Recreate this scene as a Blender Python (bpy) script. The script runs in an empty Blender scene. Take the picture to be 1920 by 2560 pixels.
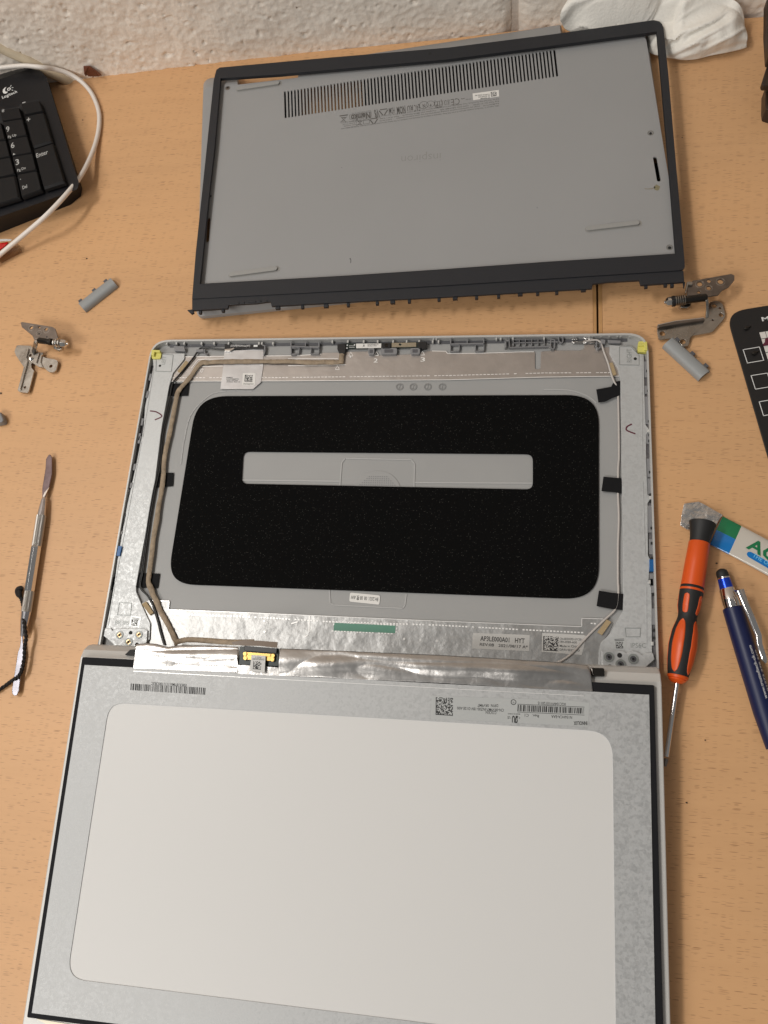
import bpy, bmesh, math, random
import numpy as np
from mathutils import Vector, Matrix, noise
from mathutils.geometry import tessellate_polygon

# ------------------------------------------------------------------ camera
sc = bpy.context.scene
CAM = (0.09368, -0.29769, 0.51609)
ROT = (0.32079, 0.14676, 0.06984)
FPX = 2042.5                       # focal length in pixels of a 1920 x 2560 frame
cd = bpy.data.cameras.new('camera'); cam = bpy.data.objects.new('camera', cd)
sc.collection.objects.link(cam); sc.camera = cam
cam.location = CAM; cam.rotation_euler = ROT
cd.sensor_fit = 'VERTICAL'; cd.sensor_height = 25.6; cd.sensor_width = 19.2; cd.lens = FPX/100.0
cd.clip_start = 0.01; cd.clip_end = 50

# ------------------------------------------------------------------ light
w = bpy.data.worlds.new('World'); sc.world = w; w.use_nodes = True
bg = w.node_tree.nodes['Background']; bg.inputs[0].default_value = (0.81, 0.80, 0.78, 1); bg.inputs[1].default_value = 0.235
def area(name, loc, target, sx, sy, power, col):
    l = bpy.data.lights.new(name, 'AREA'); l.shape = 'RECTANGLE'; l.size = sx; l.size_y = sy; l.energy = power; l.color = col
    o = bpy.data.objects.new(name, l); sc.collection.objects.link(o); o.location = loc
    o.rotation_euler = (Vector(target)-Vector(loc)).to_track_quat('-Z', 'Y').to_euler(); return o
area('ceiling_lamp', (-0.95, 0.22, 1.8), (-0.2, 0.1, 0), 1.2, 0.2, 28, (1.0, 0.965, 0.915))
area('ceiling_lamp', (-1.0, -1.40, 1.6), (-0.1, -0.1, 0), 1.3, 0.5, 25, (1.0, 0.965, 0.915))
sc.view_settings.view_transform = 'Standard'; sc.view_settings.look = 'None'
sc.view_settings.exposure = -0.15; sc.view_settings.gamma = 1.0

# ------------------------------------------------------------------ helpers (millimetres)
RC = np.array(Matrix.LocRotScale(None, cam.rotation_euler, None).to_3x3())
C0 = np.array(CAM)*1000
def ray(px, py): return RC @ np.array([(px-960)/FPX, -(py-1280)/FPX, -1.0])
def U(px, py, z=0.0):              # the place on the level plane z that the photograph shows at px, py
    d = ray(px, py); return Vector(C0 + (z-C0[2])/d[2]*d)
def UY(px, py, y):
    d = ray(px, py); return Vector(C0 + (y-C0[1])/d[1]*d)
SL = 0.0466                        # the keyboard half is a wedge: its top falls towards the front
def UP(px, py, off=0.0):           # the same on the plane of the screen panel's back
    z0, y0 = 26.0+off, -239.5
    d = ray(px, py); t = (z0 + SL*(C0[1]-y0) - C0[2])/(d[2]-SL*d[1]); return Vector(C0 + t*d)
NP = Vector((0, -SL, 1)).normalized(); NZ = Vector((0, 0, 1))
def reg(x0, y0, s): return lambda x, y: (x0 + x/s, y0 + y/s)
fa = reg(340, 800, 4.1475); fb = reg(720, 800, 4.1475); fc = reg(1080, 800, 5.53); fd = reg(1360, 800, 4.879)
fe = reg(240, 1080, 4.1475); ff = reg(1340, 1080, 4.608); fg = reg(200, 1440, 3.7705); fh = reg(600, 1440, 3.318)
fi = reg(1060, 1440, 4.1475); fj = reg(1300, 1440, 4.1475); fk = reg(1620, 1200, 5.53); fl = reg(1620, 1560, 5.027)
fm = reg(180, 1640, 3.318); fn = reg(0, 1900, 2.592); fo = reg(1280, 1900, 2.592); fp = reg(560, 1080, 2.074)
fq = reg(0, 640, 4.1475); fr = reg(1500, 600, 3.686); fs = reg(0, 1080, 3.159)
t1 = reg(0, 0, 2.592); t2 = reg(480, 0, 2.592); t3 = reg(1100, 0, 2.592); t4 = reg(480, 360, 2.592); t5 = reg(1100, 360, 2.592)
fw = reg(1380, 0, 3.072); fx = reg(780, 200, 3.318); fy = reg(1800, 760, 5.533); fkb = reg(0, 200, 5.029)
def P(f, z, *pts): return [U(*f(x, y), z) for x, y in pts]
def PP(f, off, *pts): return [UP(*f(x, y), off) for x, y in pts]

col = sc.collection
def tag(o, label=None, cat=None, group=None, kind=None):
    if label: o['label'] = label
    if cat: o['category'] = cat
    if group: o['group'] = group
    if kind: o['kind'] = kind
    return o
def wloc(o):
    v = Vector((0, 0, 0))
    while o: v += o.location; o = o.parent
    return v
def thing(name, label, cat, loc, group=None):
    o = bpy.data.objects.new(name, None); col.objects.link(o); o.empty_display_size = .01
    o.location = Vector(loc)/1000; return tag(o, label, cat, group)

class M:                            # a mesh under construction, in world millimetres
    def __init__(s): s.v = []; s.f = []
    def add(s, vs, fs):
        n = len(s.v); s.v += [Vector(v) for v in vs]; s.f += [tuple(i+n for i in f) for f in fs]; return s
    def slab(s, pts, t, n=NZ, holes=()):        # pts on the top; goes down by t along n
        loops = [[Vector(p) for p in pts]] + [[Vector(p) for p in h] for h in holes]
        flat = [p for l in loops for p in l]; N = len(flat)
        ax = n.orthogonal().normalized(); ay = n.cross(ax)
        tri = tessellate_polygon([[Vector((p.dot(ax), p.dot(ay), 0)) for p in l] for l in loops])
        vs = flat + [p - n*t for p in flat]; fs = [tuple(a) for a in tri] + [tuple(i+N for i in reversed(a)) for a in tri]
        b = 0
        for l in loops:
            k = len(l)
            for i in range(k): j = (i+1) % k; fs.append((b+i, b+j, b+j+N, b+i+N))
            b += k
        return s.add(vs, fs)
    def sheet(s, pts, n=NZ, holes=()):
        loops = [[Vector(p) for p in pts]] + [[Vector(p) for p in h] for h in holes]
        ax = n.orthogonal().normalized(); ay = n.cross(ax)
        tri = tessellate_polygon([[Vector((p.dot(ax), p.dot(ay), 0)) for p in l] for l in loops])
        return s.add([p for l in loops for p in l], [tuple(a) for a in tri])
    def loft(s, rings, closed=True, cap0=False, cap1=False):
        k = len(rings[0]); vs = [p for r in rings for p in r]; fs = []
        for a in range(len(rings)-1):
            for i in range(k if closed else k-1):
                j = (i+1) % k; fs.append((a*k+i, a*k+j, (a+1)*k+j, (a+1)*k+i))
        if cap0: fs.append(tuple(reversed(range(k))))
        if cap1: fs.append(tuple((len(rings)-1)*k+i for i in range(k)))
        return s.add(vs, fs)
    def box(s, c, x, y, z, rz=0.0):
        R = Matrix.Rotation(rz, 3, 'Z'); c = Vector(c)
        vs = [c + R @ Vector((sx*x/2, sy*y/2, sz*z/2)) for sz in (-1, 1) for sy in (-1, 1) for sx in (-1, 1)]
        return s.add(vs, [(0, 2, 3, 1), (4, 5, 7, 6), (0, 1, 5, 4), (2, 6, 7, 3), (0, 4, 6, 2), (1, 3, 7, 5)])
    def bar(s, a, b, wd, h):                     # a rib from a to b, tops at the given z
        a, b = Vector(a), Vector(b); d = b-a; L = d.length
        return s.box(((a.x+b.x)/2, (a.y+b.y)/2, (a.z+b.z)/2-h/2), L, wd, h, math.atan2(d.y, d.x))
    def tube(s, pts, r, n=8, flat=1.0, twist=None):
        pts = [Vector(p) for p in pts]; rings = []; rr = r if hasattr(r, '__len__') else [r]*len(pts)
        for i, p in enumerate(pts):
            d = (pts[min(i+1, len(pts)-1)]-pts[max(i-1, 0)]).normalized()
            sx = d.cross(NZ); sx = sx.normalized() if sx.length > 1e-4 else Vector((1, 0, 0)); up = sx.cross(d)
            rings.append([p + sx*math.cos(a)*rr[i] + up*math.sin(a)*rr[i]*flat for a in [2*math.pi*k/n for k in range(n)]])
        return s.loft(rings, True, True, True)
    def lathe(s, p0, p1, prof, n=24):            # prof: (mm along from p0 towards p1, radius)
        p0, p1 = Vector(p0), Vector(p1); d = (p1-p0).normalized(); a = d.orthogonal().normalized(); b = d.cross(a)
        return s.loft([[p0+d*t+(a*math.cos(k*2*math.pi/n)+b*math.sin(k*2*math.pi/n))*r for k in range(n)] for t, r in prof], True, True, True)
def part(name, m, mt, parent=None, smooth=None, bevel=0.0, label=None, loc=None, kind=None, solid=0.0, seg=2):
    me = bpy.data.meshes.new(name); off = wloc(parent)*1000 if parent else (Vector(loc) if loc else Vector((0, 0, 0)))
    me.from_pydata([tuple((v-off)/1000) for v in m.v], [], m.f)
    bm = bmesh.new(); bm.from_mesh(me)
    bmesh.ops.recalc_face_normals(bm, faces=bm.faces); bm.to_mesh(me); bm.free()
    for x in (mt if isinstance(mt, (list, tuple)) else [mt]): me.materials.append(x)
    if smooth is not None: me.shade_smooth(); me.set_sharp_from_angle(angle=math.radians(smooth))
    o = bpy.data.objects.new(name, me); col.objects.link(o)
    if parent: o.parent = parent
    elif loc: o.location = Vector(loc)/1000
    if bevel:
        b = o.modifiers.new('bevel', 'BEVEL'); b.width = bevel/1000; b.segments = seg; b.limit_method = 'ANGLE'; b.angle_limit = math.radians(40)
    if solid:
        b = o.modifiers.new('solid', 'SOLIDIFY'); b.thickness = solid/1000; b.offset = -1
    if label: o['label'] = label
    if kind: o['kind'] = kind
    return o
def spline(pts, per=8):
    pts = [Vector(p) for p in pts]; out = []
    for i in range(len(pts)-1):
        p0, p1, p2, p3 = pts[max(i-1, 0)], pts[i], pts[i+1], pts[min(i+2, len(pts)-1)]
        for k in range(per):
            t = k/per; out.append(.5*((2*p1)+(p2-p0)*t+(2*p0-5*p1+4*p2-p3)*t*t+(3*p1-p0-3*p2+p3)*t**3))
    return out+[pts[-1]]
def rounded(cs, r, seg=6):
    cs = [Vector(c) for c in cs]; out = []; n = len(cs); rs = r if hasattr(r, '__len__') else [r]*n
    for i, c in enumerate(cs):
        a, b = (cs[i-1]-c), (cs[(i+1) % n]-c); R = rs[i]
        if R <= 0: out.append(c); continue
        pa, pb = c+a.normalized()*R, c+b.normalized()*R
        for k in range(seg+1):
            t = k/seg; t2_ = t; q = (1-t2_)**2*pa+2*(1-t2_)*t2_*c+t2_*t2_*pb
            m_ = (pa+pb)/2; 
            # between the quadratic and a true arc, close to a circle
            out.append(q + (c-q)*0.06*math.sin(math.pi*t))
    return out
def circle(c, r, n=14, ax=None, ay=None):
    ax = ax or Vector((1, 0, 0)); ay = ay or Vector((0, 1, 0))
    return [Vector(c)+ax*r*math.cos(2*math.pi*k/n)+ay*r*math.sin(2*math.pi*k/n) for k in range(n)]
def bil(q, u, v): return (q[0]*(1-u)+q[1]*u)*(1-v)+(q[3]*(1-u)+q[2]*u)*v
TXT = {}
def textmesh(body, bold=0.0):
    key = (body, bold)
    if key in TXT: return TXT[key]
    cu = bpy.data.curves.new('t', 'FONT'); cu.body = body; cu.resolution_u = 2; cu.offset = bold
    o = bpy.data.objects.new('t', cu); col.objects.link(o)
    dg = bpy.context.evaluated_depsgraph_get(); me = bpy.data.meshes.new_from_object(o.evaluated_get(dg))
    vs = [v.co.copy() for v in me.vertices]; fs = [tuple(p.vertices) for p in me.polygons]
    bpy.data.objects.remove(o); bpy.data.curves.remove(cu); bpy.data.meshes.remove(me)
    x0 = min(v.x for v in vs); x1 = max(v.x for v in vs)
    TXT[key] = ([Vector(((v.x-x0), v.y, 0)) for v in vs], fs, x1-x0); return TXT[key]
def text(m, body, p0, p1, h, n=NZ, bold=0.0, wrap=None):     # baseline from p0 to p1, capital height h
    vs, fs, W_ = textmesh(body, bold); p0, p1 = Vector(p0), Vector(p1); dx = (p1-p0); L = dx.length; dx.normalize(); up = n.cross(dx).normalized()
    if wrap is None: m.add([p0+dx*(v.x/W_*L)+up*(v.y/0.69*h) for v in vs], fs)
    else: m.add([wrap(v.x/W_*L, v.y/0.69*h) for v in vs], fs)
    return m
rnd = random.Random(7)
def dots(m, q, nx, ny, n=NZ, fill=.5, seed=1):   # an unreadable square code patch
    r = random.Random(seed)
    for i in range(nx):
        for j in range(ny):
            on = (i == 0 or j == ny-1) or (r.random() < fill)
            if on: m.add([bil(q, a/nx, b/ny) for a, b in ((i, j), (i+1, j), (i+1, j+1), (i, j+1))], [(0, 1, 2, 3)])
    return m
def bars(m, q, seed, unit=110):
    r = random.Random(seed); x = 0
    while x < unit:
        wd = r.choice([1, 1, 1, 2, 2, 3])
        if x+wd > unit: break
        m.add([bil(q, a/unit, b) for a, b in ((x, 0), (x+wd, 0), (x+wd, 1), (x, 1))], [(0, 1, 2, 3)]); x += wd+r.choice([1, 1, 2, 2])
    return m

# ------------------------------------------------------------------ materials
def srgb(r, g, b):
    f = lambda c: (c/255/12.92) if c/255 <= .04045 else ((c/255+.055)/1.055)**2.4
    return (f(r), f(g), f(b), 1)
def mat(name, c, rough=.5, metal=0.0, spec=.5, bump=0.0, bscale=400, vary=0.0, vscale=30, coat=0.0, trans=0.0, alpha=1.0, bdist=.0005, detail=4, rvar=0.0):
    m = bpy.data.materials.new(name); m.use_nodes = True; nt = m.node_tree; b = nt.nodes['Principled BSDF']
    b.inputs['Base Color'].default_value = c if len(c) == 4 else (*c, 1)
    b.inputs['Roughness'].default_value = rough; b.inputs['Metallic'].default_value = metal
    b.inputs['Specular IOR Level'].default_value = spec; b.inputs['Coat Weight'].default_value = coat
    b.inputs['Transmission Weight'].default_value = trans; b.inputs['Alpha'].default_value = alpha
    tc = nt.nodes.new('ShaderNodeTexCoord')
    if bump:
        n = nt.nodes.new('ShaderNodeTexNoise'); n.inputs['Scale'].default_value = bscale; n.inputs['Detail'].default_value = detail
        bn = nt.nodes.new('ShaderNodeBump'); bn.inputs['Strength'].default_value = bump; bn.inputs['Distance'].default_value = bdist
        nt.links.new(tc.outputs['Object'], n.inputs['Vector']); nt.links.new(n.outputs['Fac'], bn.inputs['Height']); nt.links.new(bn.outputs['Normal'], b.inputs['Normal'])
    if vary or rvar:
        n = nt.nodes.new('ShaderNodeTexNoise'); n.inputs['Scale'].default_value = vscale; n.inputs['Detail'].default_value = 5
        nt.links.new(tc.outputs['Object'], n.inputs['Vector'])
    if vary:
        r = nt.nodes.new('ShaderNodeMapRange'); r.inputs['From Min'].default_value = .3; r.inputs['From Max'].default_value = .7
        r.inputs['To Min'].default_value = 1-vary; r.inputs['To Max'].default_value = 1+vary
        mx = nt.nodes.new('ShaderNodeMix'); mx.data_type = 'RGBA'; mx.blend_type = 'MULTIPLY'; mx.inputs[0].default_value = 1
        cb = nt.nodes.new('ShaderNodeCombineColor')
        nt.links.new(n.outputs['Fac'], r.inputs['Value'])
        for k in range(3): nt.links.new(r.outputs[0], cb.inputs[k])
        mx.inputs[6].default_value = b.inputs['Base Color'].default_value; nt.links.new(cb.outputs[0], mx.inputs[7]); nt.links.new(mx.outputs[2], b.inputs['Base Color'])
    if rvar:
        r = nt.nodes.new('ShaderNodeMapRange'); r.inputs['From Min'].default_value = .3; r.inputs['From Max'].default_value = .7
        r.inputs['To Min'].default_value = max(.02, rough-rvar); r.inputs['To Max'].default_value = rough+rvar
        nt.links.new(n.outputs['Fac'], r.inputs['Value']); nt.links.new(r.outputs[0], b.inputs['Roughness'])
    return m

def beech():
    m = bpy.data.materials.new('beech_laminate'); m.use_nodes = True; nt = m.node_tree; b = nt.nodes['Principled BSDF']
    N = nt.nodes.new; L = nt.links.new
    tc = N('ShaderNodeTexCoord')
    def noise_(scale, sc3, det=4, rough_=.5):
        mp = N('ShaderNodeMapping'); mp.inputs['Scale'].default_value = sc3; L(tc.outputs['Object'], mp.inputs[0])
        n = N('ShaderNodeTexNoise'); n.inputs['Scale'].default_value = scale; n.inputs['Detail'].default_value = det; n.inputs['Roughness'].default_value = rough_
        L(mp.outputs[0], n.inputs['Vector']); return n
    def rng(src, a, b_, c, d):
        r = N('ShaderNodeMapRange'); r.inputs['From Min'].default_value = a; r.inputs['From Max'].default_value = b_; r.inputs['To Min'].default_value = c; r.inputs['To Max'].default_value = d
        L(src, r.inputs['Value']); return r.outputs[0]
    def mix(fac, a, b_, mode='MIX'):
        x = N('ShaderNodeMix'); x.data_type = 'RGBA'; x.blend_type = mode
        if isinstance(fac, float): x.inputs[0].default_value = fac
        else: L(fac, x.inputs[0])
        for k, s_ in ((6, a), (7, b_)):
            if isinstance(s_, tuple): x.inputs[k].default_value = s_
            else: L(s_, x.inputs[k])
        return x.outputs[2]
    big = noise_(5, (1, 3, 1), 3); streak = noise_(9, (1, 14, 1), 5, .6)
    c1 = mix(rng(big.outputs['Fac'], .35, .65, 0, 1), (0.645, 0.370, 0.180, 1), (0.585, 0.340, 0.170, 1))
    c2 = mix(rng(streak.outputs['Fac'], .3, .7, 0, .5), c1, (0.67, 0.395, 0.20, 1))
    def flecks(sx, sy, thr, keep, seed):
        warp = noise_(60, (1, 1, 1), 2)
        mp = N('ShaderNodeMapping'); mp.inputs['Scale'].default_value = (sx, sy, 1); mp.inputs['Location'].default_value = (seed, seed*1.7, 0); mp.inputs['Rotation'].default_value = (0, 0, math.radians(0.6))
        ad = N('ShaderNodeVectorMath'); ad.operation = 'MULTIPLY_ADD'; ad.inputs[1].default_value = (.0006, .0005, 0)
        L(warp.outputs['Color'], ad.inputs[0]); L(tc.outputs['Object'], ad.inputs[2]); L(ad.outputs[0], mp.inputs[0])
        v = N('ShaderNodeTexVoronoi'); v.voronoi_dimensions = '2D'; v.inputs['Scale'].default_value = 1; L(mp.outputs[0], v.inputs['Vector'])
        inside = rng(v.outputs['Distance'], thr*.55, thr, 1, 0)
        sp = N('ShaderNodeSeparateColor'); L(v.outputs['Color'], sp.inputs[0])
        kp = rng(sp.outputs[0], keep, keep+.12, 0, 1)
        mu = N('ShaderNodeMath'); mu.operation = 'MULTIPLY'; L(inside, mu.inputs[0]); L(kp, mu.inputs[1])
        mu2 = N('ShaderNodeMath'); mu2.operation = 'MULTIPLY'; L(mu.outputs[0], mu2.inputs[0]); L(rng(sp.outputs[1], 0, 1, .22, .75), mu2.inputs[1])
        return mu2.outputs[0]
    f1 = flecks(130, 1650, .40, .86, 3.1); f2 = flecks(230, 2200, .40, .86, 9.4)
    mxf = N('ShaderNodeMath'); mxf.operation = 'MAXIMUM'; L(f1, mxf.inputs[0]); L(f2, mxf.inputs[1])
    c3 = mix(mxf.outputs[0], c2, (0.22, 0.10, 0.04, 1))
    L(c3, b.inputs['Base Color'])
    b.inputs['Roughness'].default_value = .42; b.inputs['Specular IOR Level'].default_value = .35
    bn = N('ShaderNodeBump'); bn.inputs['Strength'].default_value = .25; bn.inputs['Distance'].default_value = .0002; bn.invert = True
    L(mxf.outputs[0], bn.inputs['Height']); L(bn.outputs[0], b.inputs['Normal'])
    return m

MB = beech()
M_edge = mat('edge_band', srgb(190, 145, 95), .45, vary=.08, vscale=80)
M_dark = mat('dark_gap', (.01, .006, .004), .9)
def foamy(name, c):
    m = bpy.data.materials.new(name); m.use_nodes = True; nt = m.node_tree; b = nt.nodes['Principled BSDF']; N = nt.nodes.new; L = nt.links.new
    tc = N('ShaderNodeTexCoord'); mp = N('ShaderNodeMapping'); mp.inputs['Scale'].default_value = (1000, 1500, 1); L(tc.outputs['Object'], mp.inputs[0])
    v = N('ShaderNodeTexVoronoi'); v.voronoi_dimensions = '2D'; v.inputs['Scale'].default_value = 1; L(mp.outputs[0], v.inputs['Vector'])
    a = N('ShaderNodeMapRange'); a.inputs['From Min'].default_value = .10; a.inputs['From Max'].default_value = .30; a.inputs['To Min'].default_value = 1; a.inputs['To Max'].default_value = 0; L(v.outputs['Distance'], a.inputs['Value'])
    s = N('ShaderNodeSeparateColor'); L(v.outputs['Color'], s.inputs[0])
    k = N('ShaderNodeMapRange'); k.inputs['From Min'].default_value = .84; k.inputs['From Max'].default_value = 1.0; L(s.outputs[0], k.inputs['Value'])
    pw = N('ShaderNodeMath'); pw.operation = 'POWER'; pw.inputs[1].default_value = 2.5; L(k.outputs[0], pw.inputs[0])
    mu = N('ShaderNodeMath'); mu.operation = 'MULTIPLY'; L(a.outputs[0], mu.inputs[0]); L(pw.outputs[0], mu.inputs[1])
    x = N('ShaderNodeMix'); x.data_type = 'RGBA'; L(mu.outputs[0], x.inputs[0]); x.inputs[6].default_value = c; x.inputs[7].default_value = (.105, .10, .09, 1)
    L(x.outputs[2], b.inputs['Base Color']); b.inputs['Roughness'].default_value = .95; b.inputs['Specular IOR Level'].default_value = .08
    return m
M_foam = foamy('black_speckled_foam', (.0035, .0035, .0035, 1))
def zinc(name, c, amt=.2, rough=.42, metal=.55, scale=520):
    m = bpy.data.materials.new(name); m.use_nodes = True; nt = m.node_tree; b = nt.nodes['Principled BSDF']; N = nt.nodes.new; L = nt.links.new
    tc = N('ShaderNodeTexCoord')
    v = N('ShaderNodeTexVoronoi'); v.inputs['Scale'].default_value = scale; v.inputs['Detail'].default_value = 2
    n0 = N('ShaderNodeTexNoise'); n0.inputs['Scale'].default_value = scale*.8; n0.inputs['Detail'].default_value = 6; L(tc.outputs['Object'], n0.inputs['Vector'])
    ad = N('ShaderNodeVectorMath'); ad.operation = 'MULTIPLY_ADD'; ad.inputs[1].default_value = (.0022, .0022, .0022); L(n0.outputs['Color'], ad.inputs[0]); L(tc.outputs['Object'], ad.inputs[2]); L(ad.outputs[0], v.inputs['Vector'])
    s = N('ShaderNodeSeparateColor'); L(v.outputs['Color'], s.inputs[0])
    n1 = N('ShaderNodeTexNoise'); n1.inputs['Scale'].default_value = scale*1.3; n1.inputs['Detail'].default_value = 5; L(tc.outputs['Object'], n1.inputs['Vector'])
    a = N('ShaderNodeMath'); a.operation = 'ADD'; L(s.outputs[0], a.inputs[0]); L(n1.outputs['Fac'], a.inputs[1])
    r = N('ShaderNodeMapRange'); r.inputs['From Min'].default_value = .3; r.inputs['From Max'].default_value = 1.7; r.inputs['To Min'].default_value = 1-amt; r.inputs['To Max'].default_value = 1+amt; L(a.outputs[0], r.inputs['Value'])
    cb = N('ShaderNodeCombineColor')
    for k in range(3): L(r.outputs[0], cb.inputs[k])
    x = N('ShaderNodeMix'); x.data_type = 'RGBA'; x.blend_type = 'MULTIPLY'; x.inputs[0].default_value = 1; x.inputs[6].default_value = c; L(cb.outputs[0], x.inputs[7]); L(x.outputs[2], b.inputs['Base Color'])
    r2 = N('ShaderNodeMapRange'); r2.inputs['From Min'].default_value = .3; r2.inputs['From Max'].default_value = 1.7; r2.inputs['To Min'].default_value = rough-.12; r2.inputs['To Max'].default_value = rough+.12; L(a.outputs[0], r2.inputs['Value']); L(r2.outputs[0], b.inputs['Roughness'])
    b.inputs['Metallic'].default_value = metal
    return m
M_zinc = zinc('galvanised_steel', (.41, .415, .415, 1), .14, .48, .32, 600)
M_rail = zinc('zinc_rail', (.49, .50, .50, 1), .07, .42, .35, 700)
def foil(name, c, bump, scale, rough=.28, dist=.002, metal=.95):
    m = mat(name, c, rough, metal, bump=bump, bscale=scale, bdist=dist, detail=5, vary=.06, vscale=120)
    return m
M_foil = foil('aluminium_foil_strip', (.46, .425, .40, 1), .22, 55, .40, .002, .85)
M_foil2 = foil('aluminium_foil_lower', (.40, .40, .395, 1), .5, 70, .42, .002, .8)
M_crink = foil('crinkled_foil', (.50, .485, .47, 1), .35, 60, .30, .002)
M_foilglint = mat('foil_edge', (.95, .94, .92), .3, .3)  # near-white: highlights on embossed and folded foil put into the colour
M_flap = foil('silver_flap', (.62, .62, .63, 1), .15, 60, .34, .002, .8)
M_lidin = mat('lid_inner_plastic', srgb(154, 154, 153), .5, vary=.03, vscale=20)
M_lidrim = mat('lid_rim_silver', srgb(192, 191, 188), .42, .2)
M_plas = mat('grey_plastic', srgb(128, 128, 130), .42, vary=.04)
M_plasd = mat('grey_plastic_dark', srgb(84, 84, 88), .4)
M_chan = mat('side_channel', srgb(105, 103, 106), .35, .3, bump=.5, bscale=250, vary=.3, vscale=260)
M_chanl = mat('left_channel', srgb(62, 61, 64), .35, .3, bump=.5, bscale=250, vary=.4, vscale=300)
M_case = mat('grey_case_plastic', srgb(150, 150, 150), .44, bump=.08, bscale=4000, bdist=.0001, vary=.02, vscale=12)
M_foot = mat('grey_rubber', srgb(150, 149, 146), .6)
M_bezel = mat('charcoal_plastic', (.018, .019, .023), .5, bump=.2, bscale=5000, bdist=.0001, spec=.4)
M_black = mat('black_plastic', (.012, .012, .013), .35)
M_tape = mat('black_cloth_tape', (.009, .009, .010), .75, spec=.15, bump=.3, bscale=3000, bdist=.0001)
M_blackw = mat('black_wire', (.012, .012, .012), .35)
M_whitew = mat('white_wire', srgb(186, 180, 175), .4)
M_beige = mat('taupe_fabric_tape', srgb(148, 131, 110), .7, bump=.9, bscale=320, bdist=.0012, vary=.2, vscale=260)
M_beige2 = mat('tan_foam_tab', srgb(165, 145, 112), .9)
M_yellow = mat('yellow_rubber', srgb(212, 205, 108), .5)
M_blue = mat('blue_tape', srgb(20, 90, 150), .4)
M_green = mat('green_film', srgb(88, 140, 120), .45)
M_pcb = mat('dark_green_board', srgb(28, 40, 36), .35)
M_gold = mat('gold_contacts', (.60, .40, .13), .35, .9)
M_brass = mat('brass', (.62, .44, .24), .35, .9)
M_hole = mat('dark_hole', (.012, .012, .012), .7)
M_gtape = mat('glass_edge_tape', (.010, .010, .012), .75, spec=.2)
M_label = mat('label_film', srgb(196, 195, 192), .35)
M_labelw = mat('white_label', srgb(222, 220, 216), .5)
M_labelt = mat('clear_label', srgb(184, 186, 185), .28, .1)
M_ink = mat('black_ink', (.03, .03, .03), .6)
M_inkg = mat('grey_ink', (.10, .095, .09), .6)
M_emb = mat('embossed_plastic', srgb(136, 135, 133), .3)
M_reflect = mat('white_reflector_film', srgb(212, 211, 209), .42, spec=.35)
M_chassis = mat('silver_chassis', srgb(200, 198, 194), .45, .2, bump=.1, bscale=5000, bdist=.0001)
M_chassisd = mat('silver_hinge_bar', srgb(150, 145, 139), .36, .5)
M_kb = mat('black_keyboard', (.006, .006, .008), .4, spec=.3, bump=.1, bscale=3500, bdist=.0001)
M_key = mat('black_keycap', (.006, .0055, .006), .6, spec=.25, bump=.15, bscale=4000, bdist=.0001)
M_white = mat('white_print', (.75, .75, .74), .5)
M_legend = mat('dim_legend', (.42, .42, .41), .5)
M_cablew = mat('white_cable', srgb(226, 218, 210), .38)
M_cablec = mat('cream_cable', srgb(205, 190, 165), .45, vary=.1, vscale=90)
M_cloth = mat('white_tissue', srgb(236, 232, 224), .95, bump=.5, bscale=500, bdist=.0008, spec=.1)
M_steel = mat('hinge_steel', (.42, .39, .35), .3, 1.0, vary=.12, vscale=150, rvar=.08)
M_steeld = mat('dark_hinge_steel', (.24, .205, .18), .32, 1.0, vary=.15, vscale=150)
M_steelb = mat('bright_steel', (.70, .68, .65), .16, 1.0)
M_shaft = mat('oiled_shaft', (.045, .04, .035), .2, .8)
M_chrome = mat('chrome', (.78, .76, .75), .12, 1.0)
M_chromed = mat('worn_chrome', (.62, .60, .62), .2, 1.0, vary=.1, vscale=200)
M_knurl = mat('knurled_steel', (.55, .53, .50), .3, 1.0)
M_cord = mat('black_cord', (.010, .007, .006), .8, bump=.8, bscale=1500)
M_orange = mat('orange_plastic', srgb(214, 82, 20), .38)
M_rubb = mat('black_rubber', (.012, .012, .012), .6, bump=.2, bscale=3000, bdist=.0001)
M_navy = mat('navy_soft_barrel', (.004, .009, .055), .42)
M_bluem = mat('blue_anodised', (.02, .07, .65), .25, .7)
M_tube = mat('tube_white', srgb(196, 190, 180), .22, coat=.5)
M_tgreen = mat('tube_green', srgb(0, 112, 68), .2, coat=.6)
M_tblue = mat('tube_blue', srgb(10, 112, 184), .2, coat=.6)
M_tin = foil('crimped_tin', (.74, .72, .70, 1), .8, 130, .25, .002)
M_mat = mat('black_magnetic_sheet', (.010, .009, .009), .5, bump=.1, bscale=3000, bdist=.0001)
M_cell = mat('white_cell', srgb(215, 210, 204), .5)
M_maroon = mat('maroon_ink', (.10, .012, .028), .5)
M_brown = mat('brown_chip', srgb(105, 58, 38), .5, vary=.2, vscale=200)
M_red = mat('red_film', srgb(190, 12, 14), .25, coat=.4)
M_clearf = mat('clear_film', srgb(120, 78, 40), .15, alpha=.45, coat=.5)
M_brownd = mat('dark_brown_plastic', (.03, .016, .010), .4)
M_sink = mat('dark_interior', (.012, .012, .013), .8)
M_stain = mat('dried_glue', srgb(128, 122, 96), .3)
M_highlight = mat('cream_highlight', srgb(250, 240, 214), .4)  # a bright reflection rendered as a cream colour
M_bz2 = mat('webcam_metal', srgb(168, 158, 138), .35, .7)
M_wall = mat('painted_blockwork', srgb(240, 230, 218), .62, bump=.28, bscale=500, bdist=.0012, vary=.03, vscale=25, detail=6)
M_mort = mat('painted_mortar', srgb(214, 202, 190), .8, bump=.6, bscale=300, bdist=.001)

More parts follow.
